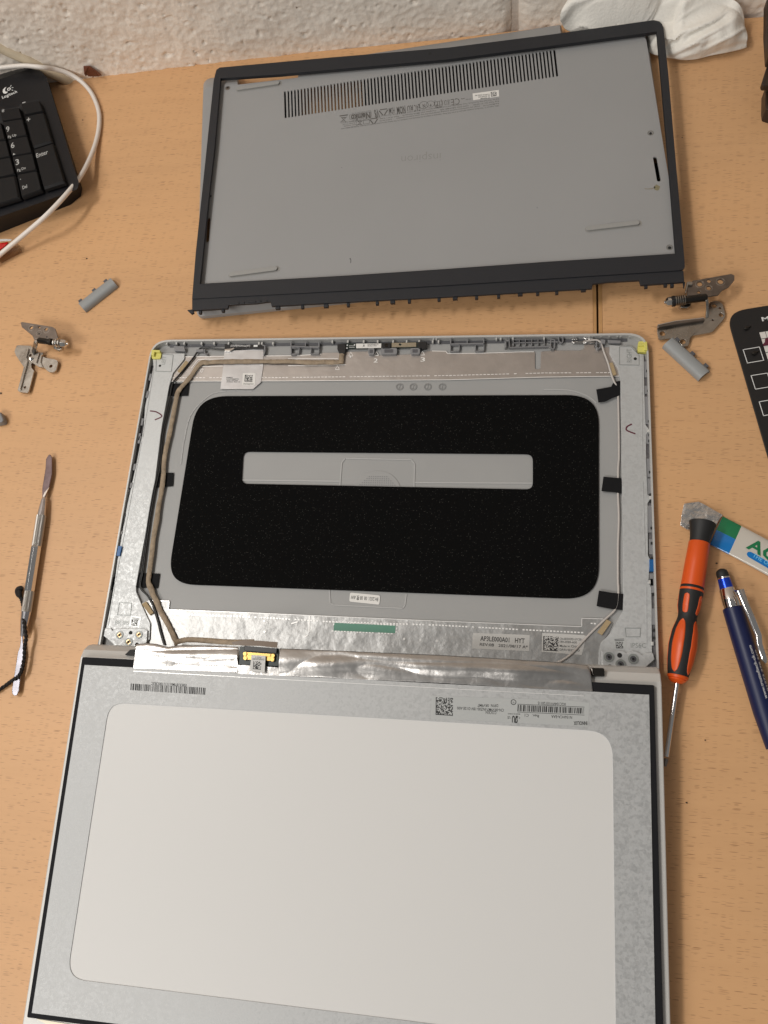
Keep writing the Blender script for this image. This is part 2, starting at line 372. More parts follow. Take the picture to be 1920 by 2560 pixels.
# ------------------------------------------------------------------ desk (two tops side by side)
bl = [Vector((-700, 244, 0)), Vector((-320, 262.5, 0)), Vector((-183, 273, 0)), Vector((30, 279.5, 0)), Vector((143.7, 286, 0))]
def desk(outline, band, gapside):
    t = part('tabletop', M().slab(outline, 24), MB, bevel=.4, kind='structure')
    part('edge_band', M().slab(band, 23.2), M_edge, t, bevel=.2); return t
desk(bl + [Vector((143.7, -900, 0)), Vector((-700, -900, 0))][::1], [Vector(p) for p in ((143.75, 286, .15), (146.0, 286, .15), (146.0, -900, .15), (143.75, -900, .15))], 0)
desk([Vector(p) for p in ((150.0, 283.5, 0), (260, 278.5, 0), (700, 276, 0), (700, -900, 0), (150.0, -900, 0))],
     [Vector(p) for p in ((147.4, 283.5, .15), (149.95, 283.5, .15), (149.95, -900, .15), (147.4, -900, .15))], 0)
part('floor', M().slab([Vector(p) for p in ((-3000, -3000, -720), (3000, -3000, -720), (3000, 600, -720), (-3000, 600, -720))], 10), mat('dark_floor', (.10, .09, .08), .7), kind='structure')

# ------------------------------------------------------------------ wall of painted blocks
wall = part('wall', M().box((0, 330, 300), 3000, 60, 2300, math.radians(2.2)), M_mort, kind='structure')
def block(xa, ya, xb, yb, z0, z1, step, deep=1.0, seed=0, right_soft=True):
    nx = max(2, int(abs(xb-xa)/step)); nz = max(2, int((z1-z0)/step)); vs = []; fs = []
    d = Vector((xb-xa, yb-ya, 0)); L = d.length; d.normalize(); nrm = Vector((d.y, -d.x, 0))
    for j in range(nz+1):
        for i in range(nx+1):
            s = L*i/nx; z = z0+(z1-z0)*j/nz; p = Vector((xa, ya, z))+d*s
            q = p*0.001
            h = noise.fractal(q*230+Vector((seed, 0, 0)), 0.8, 2.1, 3)*.5 + noise.noise(q*22+Vector((3, seed, 0)))*.7 + noise.noise(q*70)*.7
            pit = noise.noise(q*190+Vector((9, 5, seed))); h -= max(0, pit-.52)*8*deep; pit = noise.noise(q*330+Vector((2, 5, seed))); h -= max(0, pit-.52)*8*deep
            ridge = 1-abs(noise.noise(q*120+Vector((1, 2, 3+seed)))); h += max(0, ridge-.8)*1.6
            e = min(s, L-s, z-z0, z1-z); h -= 4.5*math.exp(-(max(e, 0)/5)**1.3)
            vs.append(p+nrm*(h+6))
    for j in range(nz):
        for i in range(nx):
            a = j*(nx+1)+i; fs.append((a, a+1, a+nx+2, a+nx+1))
    back = [Vector((xa, ya, z0))-nrm*30, Vector((xb, yb, z0))-nrm*30, Vector((xb, yb, z1))-nrm*30, Vector((xa, ya, z1))-nrm*30]
    n = len(vs); vs += back; c = [0, nx, (nz+1)*(nx+1)-1, nz*(nx+1)]
    bot = list(range(0, nx+1)); top = [nz*(nx+1)+i for i in range(nx+1)]; lef = [j*(nx+1) for j in range(nz+1)]; rig = [j*(nx+1)+nx for j in range(nz+1)]
    fs.append(tuple(bot[::-1])+(n, n+1)); fs.append(tuple(top)+(n+2, n+3)); fs.append(tuple(lef)+(n+3, n)); fs.append(tuple(rig[::-1])+(n+1, n+2))
    return part('block', M().add(vs, fs), M_wall, wall, smooth=60)
ZB, ZT = -45, 168
block(-366, 266, 81, 291.5, ZB, ZT, 1.25, seed=1)
block(87, 291.8, 530, 282, ZB, ZT, 1.5, seed=2)
part('mortar_joint', M().box((84, 300.5, 60), 14, 20, 216, math.radians(3)), M_mort, wall)
block(-820, 242, -380, 265.5, ZB, ZT, 5, seed=3)
block(-590, 258, -150, 280, ZT+10, ZT+222, 5, seed=4); block(-138, 281, 302, 290, ZT+10, ZT+222, 5, seed=5)

# ------------------------------------------------------------------ laptop lid (screen back cover)
def mk_lid():
    T = thing('laptop_lid', 'silver laptop screen lid lying inside up, with black foam sheet and taped cables', 'laptop lid', (0, -115, 0))
    Wd = 179.2; yb = -233
    cs = [Vector((-Wd, 0, 6)), Vector((Wd, 0, 6)), Vector((Wd, yb, 6)), Vector((-Wd, yb, 6))]
    out = rounded(cs, [15, 15, 1, 1], 8); inn = rounded([Vector((-Wd+1.1, -1.5, 6)), Vector((Wd-1.1, -1.5, 6)), Vector((Wd-1.1, yb+.5, 6)), Vector((-Wd+1.1, yb+.5, 6))], [14, 14, 1, 1], 8)
    part('rim', M().slab(out, 6, holes=[inn]), M_lidrim, T, bevel=.3)
    part('shell', M().slab([v-NZ*4.1 for v in inn], 1.9), M_lidin, T)
    # side channels
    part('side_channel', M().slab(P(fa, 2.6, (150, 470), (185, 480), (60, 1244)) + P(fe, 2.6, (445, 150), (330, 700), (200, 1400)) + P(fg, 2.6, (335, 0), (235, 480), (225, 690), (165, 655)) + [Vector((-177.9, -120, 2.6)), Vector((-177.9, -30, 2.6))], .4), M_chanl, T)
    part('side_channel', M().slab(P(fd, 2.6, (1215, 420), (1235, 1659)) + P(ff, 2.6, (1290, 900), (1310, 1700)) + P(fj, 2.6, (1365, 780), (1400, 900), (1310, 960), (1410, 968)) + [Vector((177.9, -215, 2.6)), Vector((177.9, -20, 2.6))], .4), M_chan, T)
    # rails
    L1 = P(fa, 4, (262, 345), (505, 345), (500, 405), (385, 548), (345, 680), (268, 1100)) + P(fe, 4, (672, 20), (605, 560), (450, 1400), (415, 1600)) + P(fg, 4, (528, 145), (590, 290), (662, 445), (655, 600), (500, 690), (225, 560), (246, 480), (316, 140)) + P(fe, 4, (224, 1300), (322, 760), (418, 330)) + P(fa, 4, (78, 1120), (92, 900), (181, 485), (172, 405), (262, 400))
    rail = part('rail', M().slab(L1, 1.9), M_rail, T, bevel=.25, label='left galvanised bracket rail with pen tick')
    R1 = P(fd, 4, (800, 305), (905, 312), (1065, 318), (1110, 360), (1135, 410), (1215, 420), (1225, 900), (1240, 1280), (1280, 1330), (1245, 1400), (1245, 1600)) + P(ff, 4, (1275, 500), (1285, 720), (1330, 750), (1285, 820), (1290, 1420), (1310, 1460), (1298, 1690)) + P(fj, 4, (1330, 60), (1360, 120), (1365, 330), (1368, 780), (1390, 870), (1280, 962), (850, 958), (818, 920), (820, 775), (840, 690), (930, 600), (1068, 355)) + P(ff, 4, (1000, 1300), (990, 600), (975, 0)) + P(fd, 4, (945, 1659), (930, 720), (900, 590), (850, 500), (800, 400))
    rail2 = part('rail', M().slab(R1, 1.9), M_rail, T, bevel=.25, label='right galvanised bracket rail with pen tick')
    # folded ridge lines along the rails
    r_ = M()
    for a, b in ((fa(182, 500), fe(480, 60)), (fe(470, 90), fg(330, 60)), (fg(325, 90), fg(262, 470))): r_.bar(U(*a, 4.3), U(*b, 4.3), .55, .4)
    part('ridge', r_, M_rail, rail)
    r_ = M()
    for a, b in ((fd(1190, 430), fd(1200, 1640)), (ff(1230, 560), ff(1255, 1400)), (fj(1310, 100), fj(1312, 700))): r_.bar(U(*a, 4.3), U(*b, 4.3), .5, .4)
    part('ridge', r_, M_rail, rail2)
    # embossed panels and words
    em = M()
    for q in (((210, 350), (385, 360), (365, 535), (205, 530)), ):
        pts = P(fa, 4.25, *q); [em.bar(pts[i], pts[(i+1) % 4], .35, .3) for i in range(4)]
    q = P(fg, 4.25, (370, 250), (485, 255), (475, 370), (352, 365)); [em.bar(q[i], q[(i+1) % 4], .35, .3) for i in range(4)]
    text(em, 'BR IPS', U(*fg(328, 456), 4.12), U(*fg(458, 460), 4.12), 2.6); text(em, 'LEFT', U(*fa(300, 460), 4.12), U(*fa(315, 375), 4.12), 3)
    part('embossing', em, M_emb2, rail, kind='stuff')
    em = M(); q = P(fd, 4.25, (920, 325), (1060, 325), (1160, 430), (1160, 550), (920, 545)); [em.bar(q[i], q[(i+1) % 5], .3, .3) for i in range(5)]
    text(em, 'RIGHT', U(*fd(1070, 515), 4.12), U(*fd(1068, 350), 4.12), 3.2); text(em, 'IPS6C', U(*fj(1150, 742), 4.12), U(*fj(1305, 745), 4.12), 2.8)
    q = P(fj, 4.25, (1090, 540), (1250, 540), (1245, 630), (1100, 630)); [em.bar(q[i], q[(i+1) % 4], .3, .3) for i in range(4)]
    part('embossing', em, M_emb2, rail2, kind='stuff')
    part('rail_hole', M().slab(circle(U(*fa(248, 474), 4.08), 1.0), .3), M_hole, rail); part('rail_hole', M().slab(circle(U(*fd(1113, 472), 4.08), 1.1), .3), M_hole, rail2)
    # pen ticks
    part('pen_mark', M().tube(spline(P(fa, 4.05, (145, 942), (215, 955), (268, 998), (195, 1035))), .5, 6, .3), M_maroon, rail, smooth=60)
    part('pen_mark', M().tube(spline(P(fd, 4.05, (1072, 1270), (1015, 1300), (1010, 1345), (1115, 1388))), [.5]*25, 6, .3), M_maroon, rail2, smooth=60)
    # hinge mounts
    def mount(f, outline, bosses, holes, par, brass):
        m = part('hinge_mount', M().slab(P(f, 5.4, *outline), 1.4), M_rail, T, bevel=.3)
        for k, (x, y, r) in enumerate(bosses):
            c = U(*f(x, y), 5.9); part('screw_boss', M().slab(circle(c, r, 20), .6, holes=[circle(c, r*.62, 20)]), M_emb2, m, smooth=40)
            part('threaded_insert', M().slab(circle(c-NZ*.25, r*.60, 18), .5, holes=[circle(c, r*.28, 18)]), M_brass if brass else M_plasd, m)
            part('bore', M().slab(circle(c-NZ*.45, r*.3, 12), .2), M_hole, m)
        for x, y, r in holes: part('hole', M().slab(circle(U(*f(x, y), 5.5), r, 12), .1), M_hole, m)
    mount(fg, ((235, 492), (290, 490), (306, 515), (345, 492), (600, 495), (636, 510), (628, 625), (525, 700), (330, 665), (265, 600), (222, 565)), ((370, 555, 2.6), (552, 552, 2.6), (455, 620, 2.7)), ((477, 535, 1.3), (535, 645, 1.3)), rail, True)
    mount(fj, ((845, 775), (1070, 775), (1100, 800), (1165, 775), (1220, 790), (1268, 822), (1310, 795), (1380, 800), (1395, 865), (1280, 965), (850, 960)), ((923, 840, 3.1), (1175, 860, 3.1), (1045, 915, 3.1)), ((1033, 822, 1.5), (932, 942, 1.5)), rail2, False)
    # foam with its long window
    corners = [U(492, 990, 3.2), U(1497, 987, 3.2), U(1497, 1499, 3.2), U(417, 1459, 3.2)]
    win = [U(*fp(99, 101), 3.2), U(*fp(1601, 114), 3.2), U(*fp(1601, 297), 3.2), U(*fp(90, 267), 3.2)]
    part('foam_sheet', M().slab(rounded(corners, [24, 22, 22, 20], 12), .9, holes=[rounded(win, 5, 6)]), M_foam, T, bevel=.2)
    # moulding inside the window and on the pan
    e = M()
    q = P(fp, 2.35, (600, 290), (610, 160), (628, 136), (970, 143), (988, 165), (985, 290)); [e.bar(q[i], q[i+1], .9, .35) for i in range(5)]
    e.bar(U(*fp(92, 249), 2.35), U(*fp(600, 255), 2.35), 1.1, .35); e.bar(U(*fp(988, 262), 2.35), U(*fp(1600, 265), 2.35), 1.1, .35)
    part('moulded_rib', e, M_lidrib, T, kind='stuff')
    c = U(*fp(792, 318), 2.3); e = M().slab(circle(c, 16.4, 40), .25); part('round_boss', e, M_lidin, T, bevel=.15)
    e = M()
    for i in range(-9, 10):
        for j in range(0, 9):
            if math.hypot(i, j) < 9: e.box((c.x+i*1.5, c.y+j*1.5, 2.42), .55, .55, .25)
    part('dot_grid', e, M_plas, T, kind='stuff')
    e = M(); q = P(fh, 2.3, (742, 118), (748, 225), (775, 240), (1350, 268), (1368, 240), (1380, 150)); [e.bar(q[i], q[i+1], .8, .3) for i in range(5)]
    q = spline(P(fa, 2.25, (1200, 738), (860, 745), (700, 830), (560, 1000), (500, 1244)) + P(fe, 2.25, (905, 120), (880, 330)), 4); [e.bar(q[i], q[i+1]+(q[i+1]-q[i])*.05, .9, .25) for i in range(len(q)-1)]
    q = spline(P(fd, 2.25, (0, 850), (300, 855), (520, 920), (640, 1010)), 4); [e.bar(q[i], q[i+1], .9, .25) for i in range(len(q)-1)]
    part('moulded_rib', e, M_lidrib, T, kind='stuff')
    for x in (1158, 1300, 1450, 1600):
        c = U(*fb(x, 692), 2.25); e = M().slab(circle(c, 2.65, 20), .15, holes=[circle(c, 2.3, 20)])
        for k in range(12):
            a = k*math.pi/6; e.bar(c+Vector((math.cos(a)*1.5, math.sin(a)*1.5, 0)), c+Vector((math.cos(a)*2.1, math.sin(a)*2.1, 0)), .3, .15)
        e.bar(c+Vector((-.3, -1.4, 0)), c+Vector((.3, 1.4, 0)), .4, .15)
        part('date_dial', e, M_dial, T, kind='stuff')
    # foil strips
    F = M().slab(P(fa, 2.75, (385, 560), (500, 400), (505, 378), (915, 368), (1659, 366)) + P(fb, 2.75, (350, 352), (350, 340), (520, 338), (600, 330), (830, 325), (845, 372), (900, 372), (960, 366), (1130, 362), (1270, 355), (1440, 322), (1640, 320)) + P(fc, 2.75, (195, 430), (215, 460), (700, 455), (1240, 438), (1410, 437), (1424, 455), (1424, 668), (1440, 680), (1486, 680), (1500, 668), (1506, 437)) + P(fd, 2.75, (100, 372), (440, 372), (490, 345), (490, 292), (620, 290), (610, 330), (650, 370), (700, 340), (795, 330), (800, 405), (900, 590), (922, 690), (400, 697)) + P(fb, 2.75, (1659, 620), (0, 632)) + P(fa, 2.75, (1200, 636), (365, 636)), .3)
    ft = part('foil_strip', F, M_foil, T, bevel=.1, label='upper pinkish silver foil strip')
    def dashes(pts, n, wd, ht, par, name='perforation', sq=.6):
        e = M(); q = [Vector(p) for p in pts]
        tot = sum((q[i+1]-q[i]).length for i in range(len(q)-1)); step = tot/n
        for k in range(n):
            s_ = k*step; i = 0
            while i < len(q)-2 and s_ > (q[i+1]-q[i]).length: s_ -= (q[i+1]-q[i]).length; i += 1
            d = (q[i+1]-q[i]).normalized(); a = q[i]+d*s_
            if rnd.random() < .93: e.bar(a, a+d*step*sq, wd*rnd.uniform(.75, 1.1), ht)
        part(name, e, M_foilglint, par, kind='stuff')  # raised dashes whose highlights are painted by the near-white colour
    dashes([U(*fa(375, 598), 2.95), U(*fb(0, 595), 2.95), U(*fb(1659, 575), 2.95), U(*fd(0, 645), 2.95), U(*fd(830, 640), 2.95)], 120, .45, .2, ft, sq=.72)
    e = M(); q = [U(*fa(365, 635), 2.95), U(*fb(0, 631), 2.95), U(*fb(1659, 620), 2.95), U(*fd(0, 695), 2.95), U(*fd(925, 684), 2.95)]; [e.bar(q[i], q[i+1], .38, .3) for i in range(4)]
    part('foil_edge', e, M_foilglint, ft)
    e = M(); q = [U(*fa(505, 379), 3), U(*fa(1659, 368), 3), U(*fb(345, 352), 3)]; [e.bar(q[i], q[i+1], .4, .3) for i in range(2)]
    part('foil_edge', e, M_foilglint, ft); e = M()
    q = P(fc, 3, (0, 426), (190, 430), (215, 461), (700, 457), (1240, 439), (1410, 438)); [e.bar(q[i], q[i+1], .38, .3) for i in range(5)]
    part('foil_edge', e, M_foilglint, ft)
    # cable channel edges
    e = M(); q = P(fa, 3, (575, 500), (645, 408), (910, 402)); [e.bar(q[i], q[i+1], .4, .3) for i in range(2)]
    q = P(fa, 3, (590, 600), (675, 480), (900, 476)); [e.bar(q[i], q[i+1], .4, .3) for i in range(2)]
    e.bar(U(*fb(0, 472), 3), U(*fb(600, 462), 3), .4, .3); e.bar(U(*fb(0, 400), 3), U(*fb(520, 398), 3), .4, .3)
    part('foil_edge', e, M_foilglint, ft, kind='stuff')
    e = M()
    for (x, y) in ((652, 350), (512, 490), (1395, 340), (918, 345)):
        q = P(fb, 3, (x, y-18), (x+22, y+22), (x-22, y+22)); [e.bar(q[i], q[(i+1) % 3], .3, .25) for i in range(3)]
    q = P(fa, 3, (655, 505), (700, 510), (680, 545)); [e.bar(q[i], q[(i+1) % 3], .3, .25) for i in range(3)]
    text(e, '1', U(*fb(640, 390), 3), U(*fb(655, 390), 3), 1.8, bold=.01); text(e, '2', U(*fb(885, 440), 3), U(*fb(930, 440), 3), 3.2, bold=.01); text(e, '3', U(*fb(1372, 430), 3), U(*fb(1420, 430), 3), 3.2, bold=.01)
    part('embossed_mark', e, M_foilglint, ft, kind='stuff')
    fb_ = M().slab(P(fg, 2.75, (575, 260), (650, 228), (840, 237), (834, 316), (1659, 348)) + P(fh, 2.75, (300, 312), (1659, 372)) + P(fi, 2.75, (400, 476), (1630, 526)) + P(fj, 2.75, (640, 524), (642, 437), (870, 445), (965, 490), (920, 590), (850, 690), (818, 780), (818, 950)) + [U(1490, 1700, 2.75), U(340, 1640, 2.75)] + P(fg, 2.75, (655, 600), (665, 440), (600, 330)), .3)
    fl_ = part('foil_strip', fb_, M_foil2, T, bevel=.1, label='lower bright foil strip with printed labels')
    dashes([U(*fg(822, 356), 2.95), U(*fg(1659, 388), 2.95), U(*fh(760, 380), 2.95), U(*fh(1659, 408), 2.95), U(*fj(0, 555), 2.95), U(*fj(670, 588), 2.95)], 130, .95, .3, fl_, sq=.62)
    dashes([U(*fg(884, 388), 2.95), U(*fg(1022, 548), 2.95)], 12, .7, .3, fl_); dashes([U(*fg(665, 262), 2.95), U(*fg(735, 345), 2.95)], 7, .9, .3, fl_); dashes([U(*fj(700, 488), 2.95), U(*fj(800, 495), 2.95)], 3, .8, .3, fl_)
    dashes([U(*fh(780, 382), 2.95), U(*fh(1300, 408), 2.95), U(*fh(1293, 480), 2.95), U(*fh(772, 456), 2.95), U(*fh(780, 382), 2.95)], 46, .7, .3, fl_)
    e = M(); q = P(fg, 2.95, (652, 228), (840, 237), (834, 316), (1659, 349)) + P(fh, 2.95, (1659, 374)) + P(fj, 2.95, (640, 525), (642, 438), (865, 445)); [e.bar(q[i], q[i+1], .35, .25) for i in range(len(q)-1)]
    part('foil_edge', e, M_foilglint, fl_)
    e = M()
    for (x0, y0, x1, y1) in ((425, 395, 480, 380), (540, 505, 562, 490), (575, 330, 572, 470)): e.bar(U(*fh(x0, y0), 3.1), U(*fh(x1, y1), 3.1), .9, .35)
    for x, y in ((1361, 522), (1497, 530), (1632, 538), (205, 463), (200, 375)): e.slab(circle(U(*fh(x, y), 3.0), .8, 8), .2)
    part('foil_crease', e, M_foilglint, fl_, kind='stuff')
    part('green_window', M().slab(P(fh, 2.9, (778, 388), (1290, 411), (1286, 474), (776, 454)), .1), M_green, fl_)
    # labels on the lower foil
    lb = part('label', M().slab(P(fi, 2.92, (508, 590), (1097, 612), (1090, 780), (498, 752)), .12), M_label, T, label='printed label with part number and date')
    e = M(); text(e, 'AP3LE000A01   HYT', U(*fi(583, 670), 2.96), U(*fi(1043, 697), 2.96), 2.9, bold=.018); text(e, 'REV:0B   2021/08/17 A*', U(*fi(577, 722), 2.96), U(*fi(1076, 752), 2.96), 1.75, bold=.015)
    part('lettering', e, M_ink, lb, kind='stuff')
    lb = part('label', M().slab(P(fi, 2.92, (1225, 590), (1659, 612)) + P(fj, 2.92, (690, 625), (640, 820)) + P(fi, 2.92, (1400, 800), (1220, 785)), .12), M_label, T, label='grey label with square code, partly under the white wire')
    e = M(); dots(e, P(fi, 2.96, (1237, 622), (1395, 630), (1393, 780), (1235, 772)), 18, 18, seed=3)
    for y, s_, x1 in ((662, 'CN-0DDN9D-5YC00-', 1640), (692, '18H-00ER-A00', 1585), (735, 'Made in China', 1605), (775, 'DP/N 0DDN9D', 1615)): text(e, s_, U(*fi(1407, y), 2.96), U(*fi(x1, y+8), 2.96), 1.35, bold=.006)
    part('lettering', e, M_ink, lb, kind='stuff')
    lb = part('label', M().slab(rounded(P(fh, 2.35, (913, 137), (1163, 161), (1156, 238), (906, 212)), 1.2, 3), .15), M_labelw, T, label='small white date sticker, upside down')
    e = M(); text(e, 'BH.2021. 08. 08 夜 AW', U(*fh(1148, 180), 2.39), U(*fh(922, 160), 2.39), 2.4, bold=.008); part('lettering', e, M_ink, lb, kind='stuff')
    for f, q, cq, sd in ((fg, ((482, 372), (580, 385), (558, 488), (462, 472)), ((487, 410), (546, 416), (540, 472), (484, 466)), 4), (fj, ((955, 635), (1097, 627), (1102, 750), (968, 762)), ((992, 682), (1068, 682), (1070, 750), (996, 750)), 5)):
        lb = part('label', M().slab(P(f, 4.2, *q), .15), M_labelt, T, label='small clear sticker on the rail'); e = M(); dots(e, P(f, 4.24, *cq), 12, 12, seed=sd)
        a, b = U(*f(*q[0]), 4.24), U(*f(*q[1]), 4.24); d_ = (b-a); dn = Vector((d_.y, -d_.x, 0)).normalized()
        for k in (1.4, 2.2): e.bar(a+d_*.15+dn*k+NZ*.01, a+d_*.85+dn*k+NZ*.01, .35, .02)
        part('lettering', e, M_ink, lb, kind='stuff')
    # antenna board, silver flap and its sticker
    bd = part('antenna_board', M().slab(P(fa, 4.4, (920, 250), (1335, 262), (1332, 300), (918, 296)), 1.6), M_black, T, bevel=.1)
    e = M(); text(e, '(COUPE)WLAN Aux(WT)', U(*fa(980, 275), 4.44), U(*fa(1182, 277), 4.44), 1.5, bold=.01); e.box(U(*fa(1240, 268), 4.44), 3, 1.6, .02); part('lettering', e, M_white, bd, kind='stuff')
    part('solder_tab', M().slab(P(fa, 4.6, (920, 300), (985, 295), (1015, 288), (1020, 296), (975, 322), (918, 322)), .5), M_steelb, T, bevel=.1)
    fp_ = part('silver_flap', M().slab(P(fa, 3.3, (915, 322), (1322, 300), (1318, 480), (1295, 645), (1212, 716), (874, 716), (905, 480)), .25), M_flap, T)
    e = M()
    for k, s_ in enumerate(('KBM03', 'DC330020FTL', '2021/07/06', 'AWAN  REV 1.0')): text(e, s_, U(*fa(937, 602+k*15), 3.36), U(*fa((1000, 1068, 1055, 1078)[k], 603+k*15), 3.36), .9, bold=.012)
    part('lettering', e, M_ink, fp_, kind='stuff')
    lb = part('sticker', M().slab(rounded(P(fa, 3.5, (1108, 548), (1242, 552), (1232, 682), (1098, 678)), .8, 3), .15), M_labelw, fp_)
    e = M(); dots(e, P(fa, 3.54, (1130, 568), (1212, 570), (1206, 640), (1124, 638)), 12, 12, seed=9); text(e, 'CN-DPL2-JMRTR', U(*fa(1110, 660), 3.54), U(*fa(1218, 663), 3.54), .7); text(e, 'LTS3-M04-A10', U(*fa(1110, 671), 3.54), U(*fa(1216, 674), 3.54), .7); part('lettering', e, M_ink, fp_, kind='stuff')
    # webcam strip
    wc = part('webcam_board', M().slab(P(fb, 4.6, (598, 240), (710, 242), (1440, 228), (1440, 282), (708, 294), (598, 294)), 1.2), M_pcb, T, bevel=.1)
    part('connector', M().slab(P(fb, 5.4, (512, 250), (596, 240), (596, 318), (585, 348), (530, 345), (510, 300)), 2.6), M_black, wc, bevel=.3)
    lb = part('label', M().slab(P(fb, 4.95, (705, 245), (967, 243), (965, 288), (707, 292)), .3), M_labelw, wc)
    e = M(); text(e, '5', U(*fb(775, 276), 4.99), U(*fb(795, 276), 4.99), 1.6, bold=.02); text(e, 'CN-0WN8X1-FL', U(*fb(822, 262), 4.99), U(*fb(940, 259), 4.99), 1.0, bold=.01); text(e, '00-0K17-A01', U(*fb(825, 276), 4.99), U(*fb(918, 274), 4.99), 1.0, bold=.01); part('lettering', e, M_ink, wc, kind='stuff')
    part('camera_module', M().slab(rounded(P(fb, 6.0, (972, 238), (1062, 236), (1064, 288), (972, 290)), 1, 3), 2.2), M_black, wc, bevel=.4)
    part('lens', M().lathe(U(*fb(1020, 262), 5.9), U(*fb(1020, 262), 5.9)+NZ*2, ((0, 1.4), (.5, 1.3), (.5, .8), (.2, .7)), 14), M_shaft, wc, smooth=40)
    c = U(*fb(1163, 252), 5.4); part('bracket', M().slab(P(fb, 5.4, (1075, 236), (1330, 232), (1330, 276), (1075, 280)), 1.4, holes=[circle(c, .95, 12)]), M_bz2, wc, bevel=.15)
    part('microphone_pad', M().slab(rounded(P(fb, 6.2, (1345, 226), (1436, 220), (1440, 288), (1350, 290)), 1.2, 3), 3), M_black, wc, bevel=.4)
    e = M()
    for k in range(5): e.box(U(*fb(640+k*11, 268), 4.66), .5, .4, .1); e.box(U(*fb(640+k*11, 284), 4.66), .5, .4, .1)
    for x, y in ((615, 262), (612, 292), (690, 258)): e.box(U(*fb(x, y), 4.7), .8, .9, .3)
    part('solder_point', e, M_white, wc, kind='stuff')
    # plastic brackets and ribs under the top edge
    def frame(f, pts, z=5.0, wd=.7, h=2.6, close=True, m=M_plas, name='plastic_rib'):
        e = M(); q = P(f, z, *pts); n = len(q); [e.bar(q[i], q[(i+1) % n], wd, h) for i in range(n if close else n-1)]
        part(name, e, m, T, kind='stuff')
    part('clip_tab', M().slab(P(fa, 5.2, (388, 268), (500, 272), (510, 322), (398, 318)), 2.8), M_plas, T, bevel=.3); part('clip_tab', M().slab(P(fd, 5.0, (775, 240), (938, 250), (935, 282), (790, 280)), 2.6), M_plas, T, bevel=.3)
    for q in (((830, 290), (897, 290), (893, 358), (832, 358)), ((962, 290), (1130, 288), (1130, 352), (960, 356)), ((1268, 290), (1370, 288), (1368, 352), (1268, 354))):
        part('clip_tab', M().slab(rounded(P(fb, 5.0, *q), 1.2, 3), 2.4), M_plas, T, bevel=.3)
        c = sum((p for p in P(fb, 5.05, *q)), Vector())/4; e = M(); part('clip_recess', M().slab(rounded([c+(p-c)*.55 for p in P(fb, 5.05, *q)], .6, 3), .1), M_plasd, T)
    for q in (((35, 285), (118, 288), (110, 352), (38, 350)), ((240, 285), (322, 288), (318, 350), (235, 350))): frame(fb, q, 4.6, .5, 2)
    frame(fb, ((30, 225), (30, 270), (320, 285), (320, 225)), 5.4, .7, 3, False); frame(fb, ((180, 228), (180, 270)), 5.2, .6, 3, False)
    for q in (((255, 345), (378, 345), (375, 425), (255, 435)), ((600, 340), (718, 338), (715, 425), (600, 430))): frame(fc, q, 4.6, .5, 2)
    frame(fc, ((258, 262), (258, 330), (716, 322), (712, 255)), 5.4, .7, 3, False); frame(fc, ((485, 270), (488, 320)), 5.2, .6, 3, False)
    frame(fc, ((1065, 245), (1070, 378), (1610, 362)), 5.0, .6, 2.6, False); frame(fc, ((1015, 285), (1015, 380)), 5.2, 1.2, 3, False); frame(fc, ((1015, 288), (1060, 280)), 5.2, 1.2, 3, False)
    for x in (1125, 1208, 1293, 1380, 1466, 1555): frame(fc, ((x, 268), (x, 355)), 4.4, .45, 1.8, False)
    for y in (312,): frame(fc, ((1125, y+2), (1545, y-6)), 4.4, .45, 1.8, False)
    frame(fc, ((1125, 268), (1555, 258)), 4.4, .45, 1.8, False)
    frame(fd, ((85, 235), (130, 240), (132, 320), (120, 350), (92, 350), (80, 320)), 4.8, .6, 2.4); frame(fd, ((45, 262), (170, 266)), 4.6, .6, 2, False)
    frame(fd, ((180, 205), (182, 260), (215, 280), (232, 258), (230, 205)), 5, .6, 2.6, False); frame(fd, ((640, 260), (640, 330), (660, 350), (690, 330), (690, 275)), 5, .8, 2.6, False)
    part('clip_tab', M().slab(P(fd, 5.2, (690, 232), (750, 238), (748, 285), (700, 285)), 2.8), M_plas, T, bevel=.3); part('clip_tab', M().slab(P(fa, 5.0, (620, 305), (700, 300), (705, 325), (625, 330)), 2.6), M_plas, T, bevel=.3)
    frame(fa, ((712, 300), (712, 345), (735, 358), (742, 340)), 4.6, .6, 2, False); frame(fa, ((1310, 262), (1335, 262), (1335, 325), (1322, 362)), 5, .8, 2.6, False); frame(fa, ((1605, 230), (1608, 355), (1659, 352)), 5, .7, 2.6, False); frame(fa, ((1610, 292), (1659, 290)), 4.6, .5, 2, False)
    e = M()
    for f, xs, y in ((fa, (320, 420, 500, 680, 810, 960, 1275, 1305, 1420), 243), (fb, (460, 620, 785, 930, 1090, 1230, 1360, 1500, 1560), 224), (fc, (20, 60, 890, 950, 1118, 1548), 256), (fd, (90, 300, 330, 445, 520, 695, 795, 895, 935, 1045, 1080), 190)):
        for x in xs: e.box(U(*f(x, y), 4.6)+Vector((0, 0, -.9)), 1.1, 2.0, 2.4)
    part('small_catch', e, M_lidrim, T, kind='stuff')
    # flat dark strip: the shade just inside the top rim, put into the colour
    part('rim_shade', M().slab([Vector((-166, -2.0, 2.3)), Vector((166, -2.0, 2.3)), Vector((166, -4.4, 2.3)), Vector((-166, -4.4, 2.3))], .15), M_plasd, T)
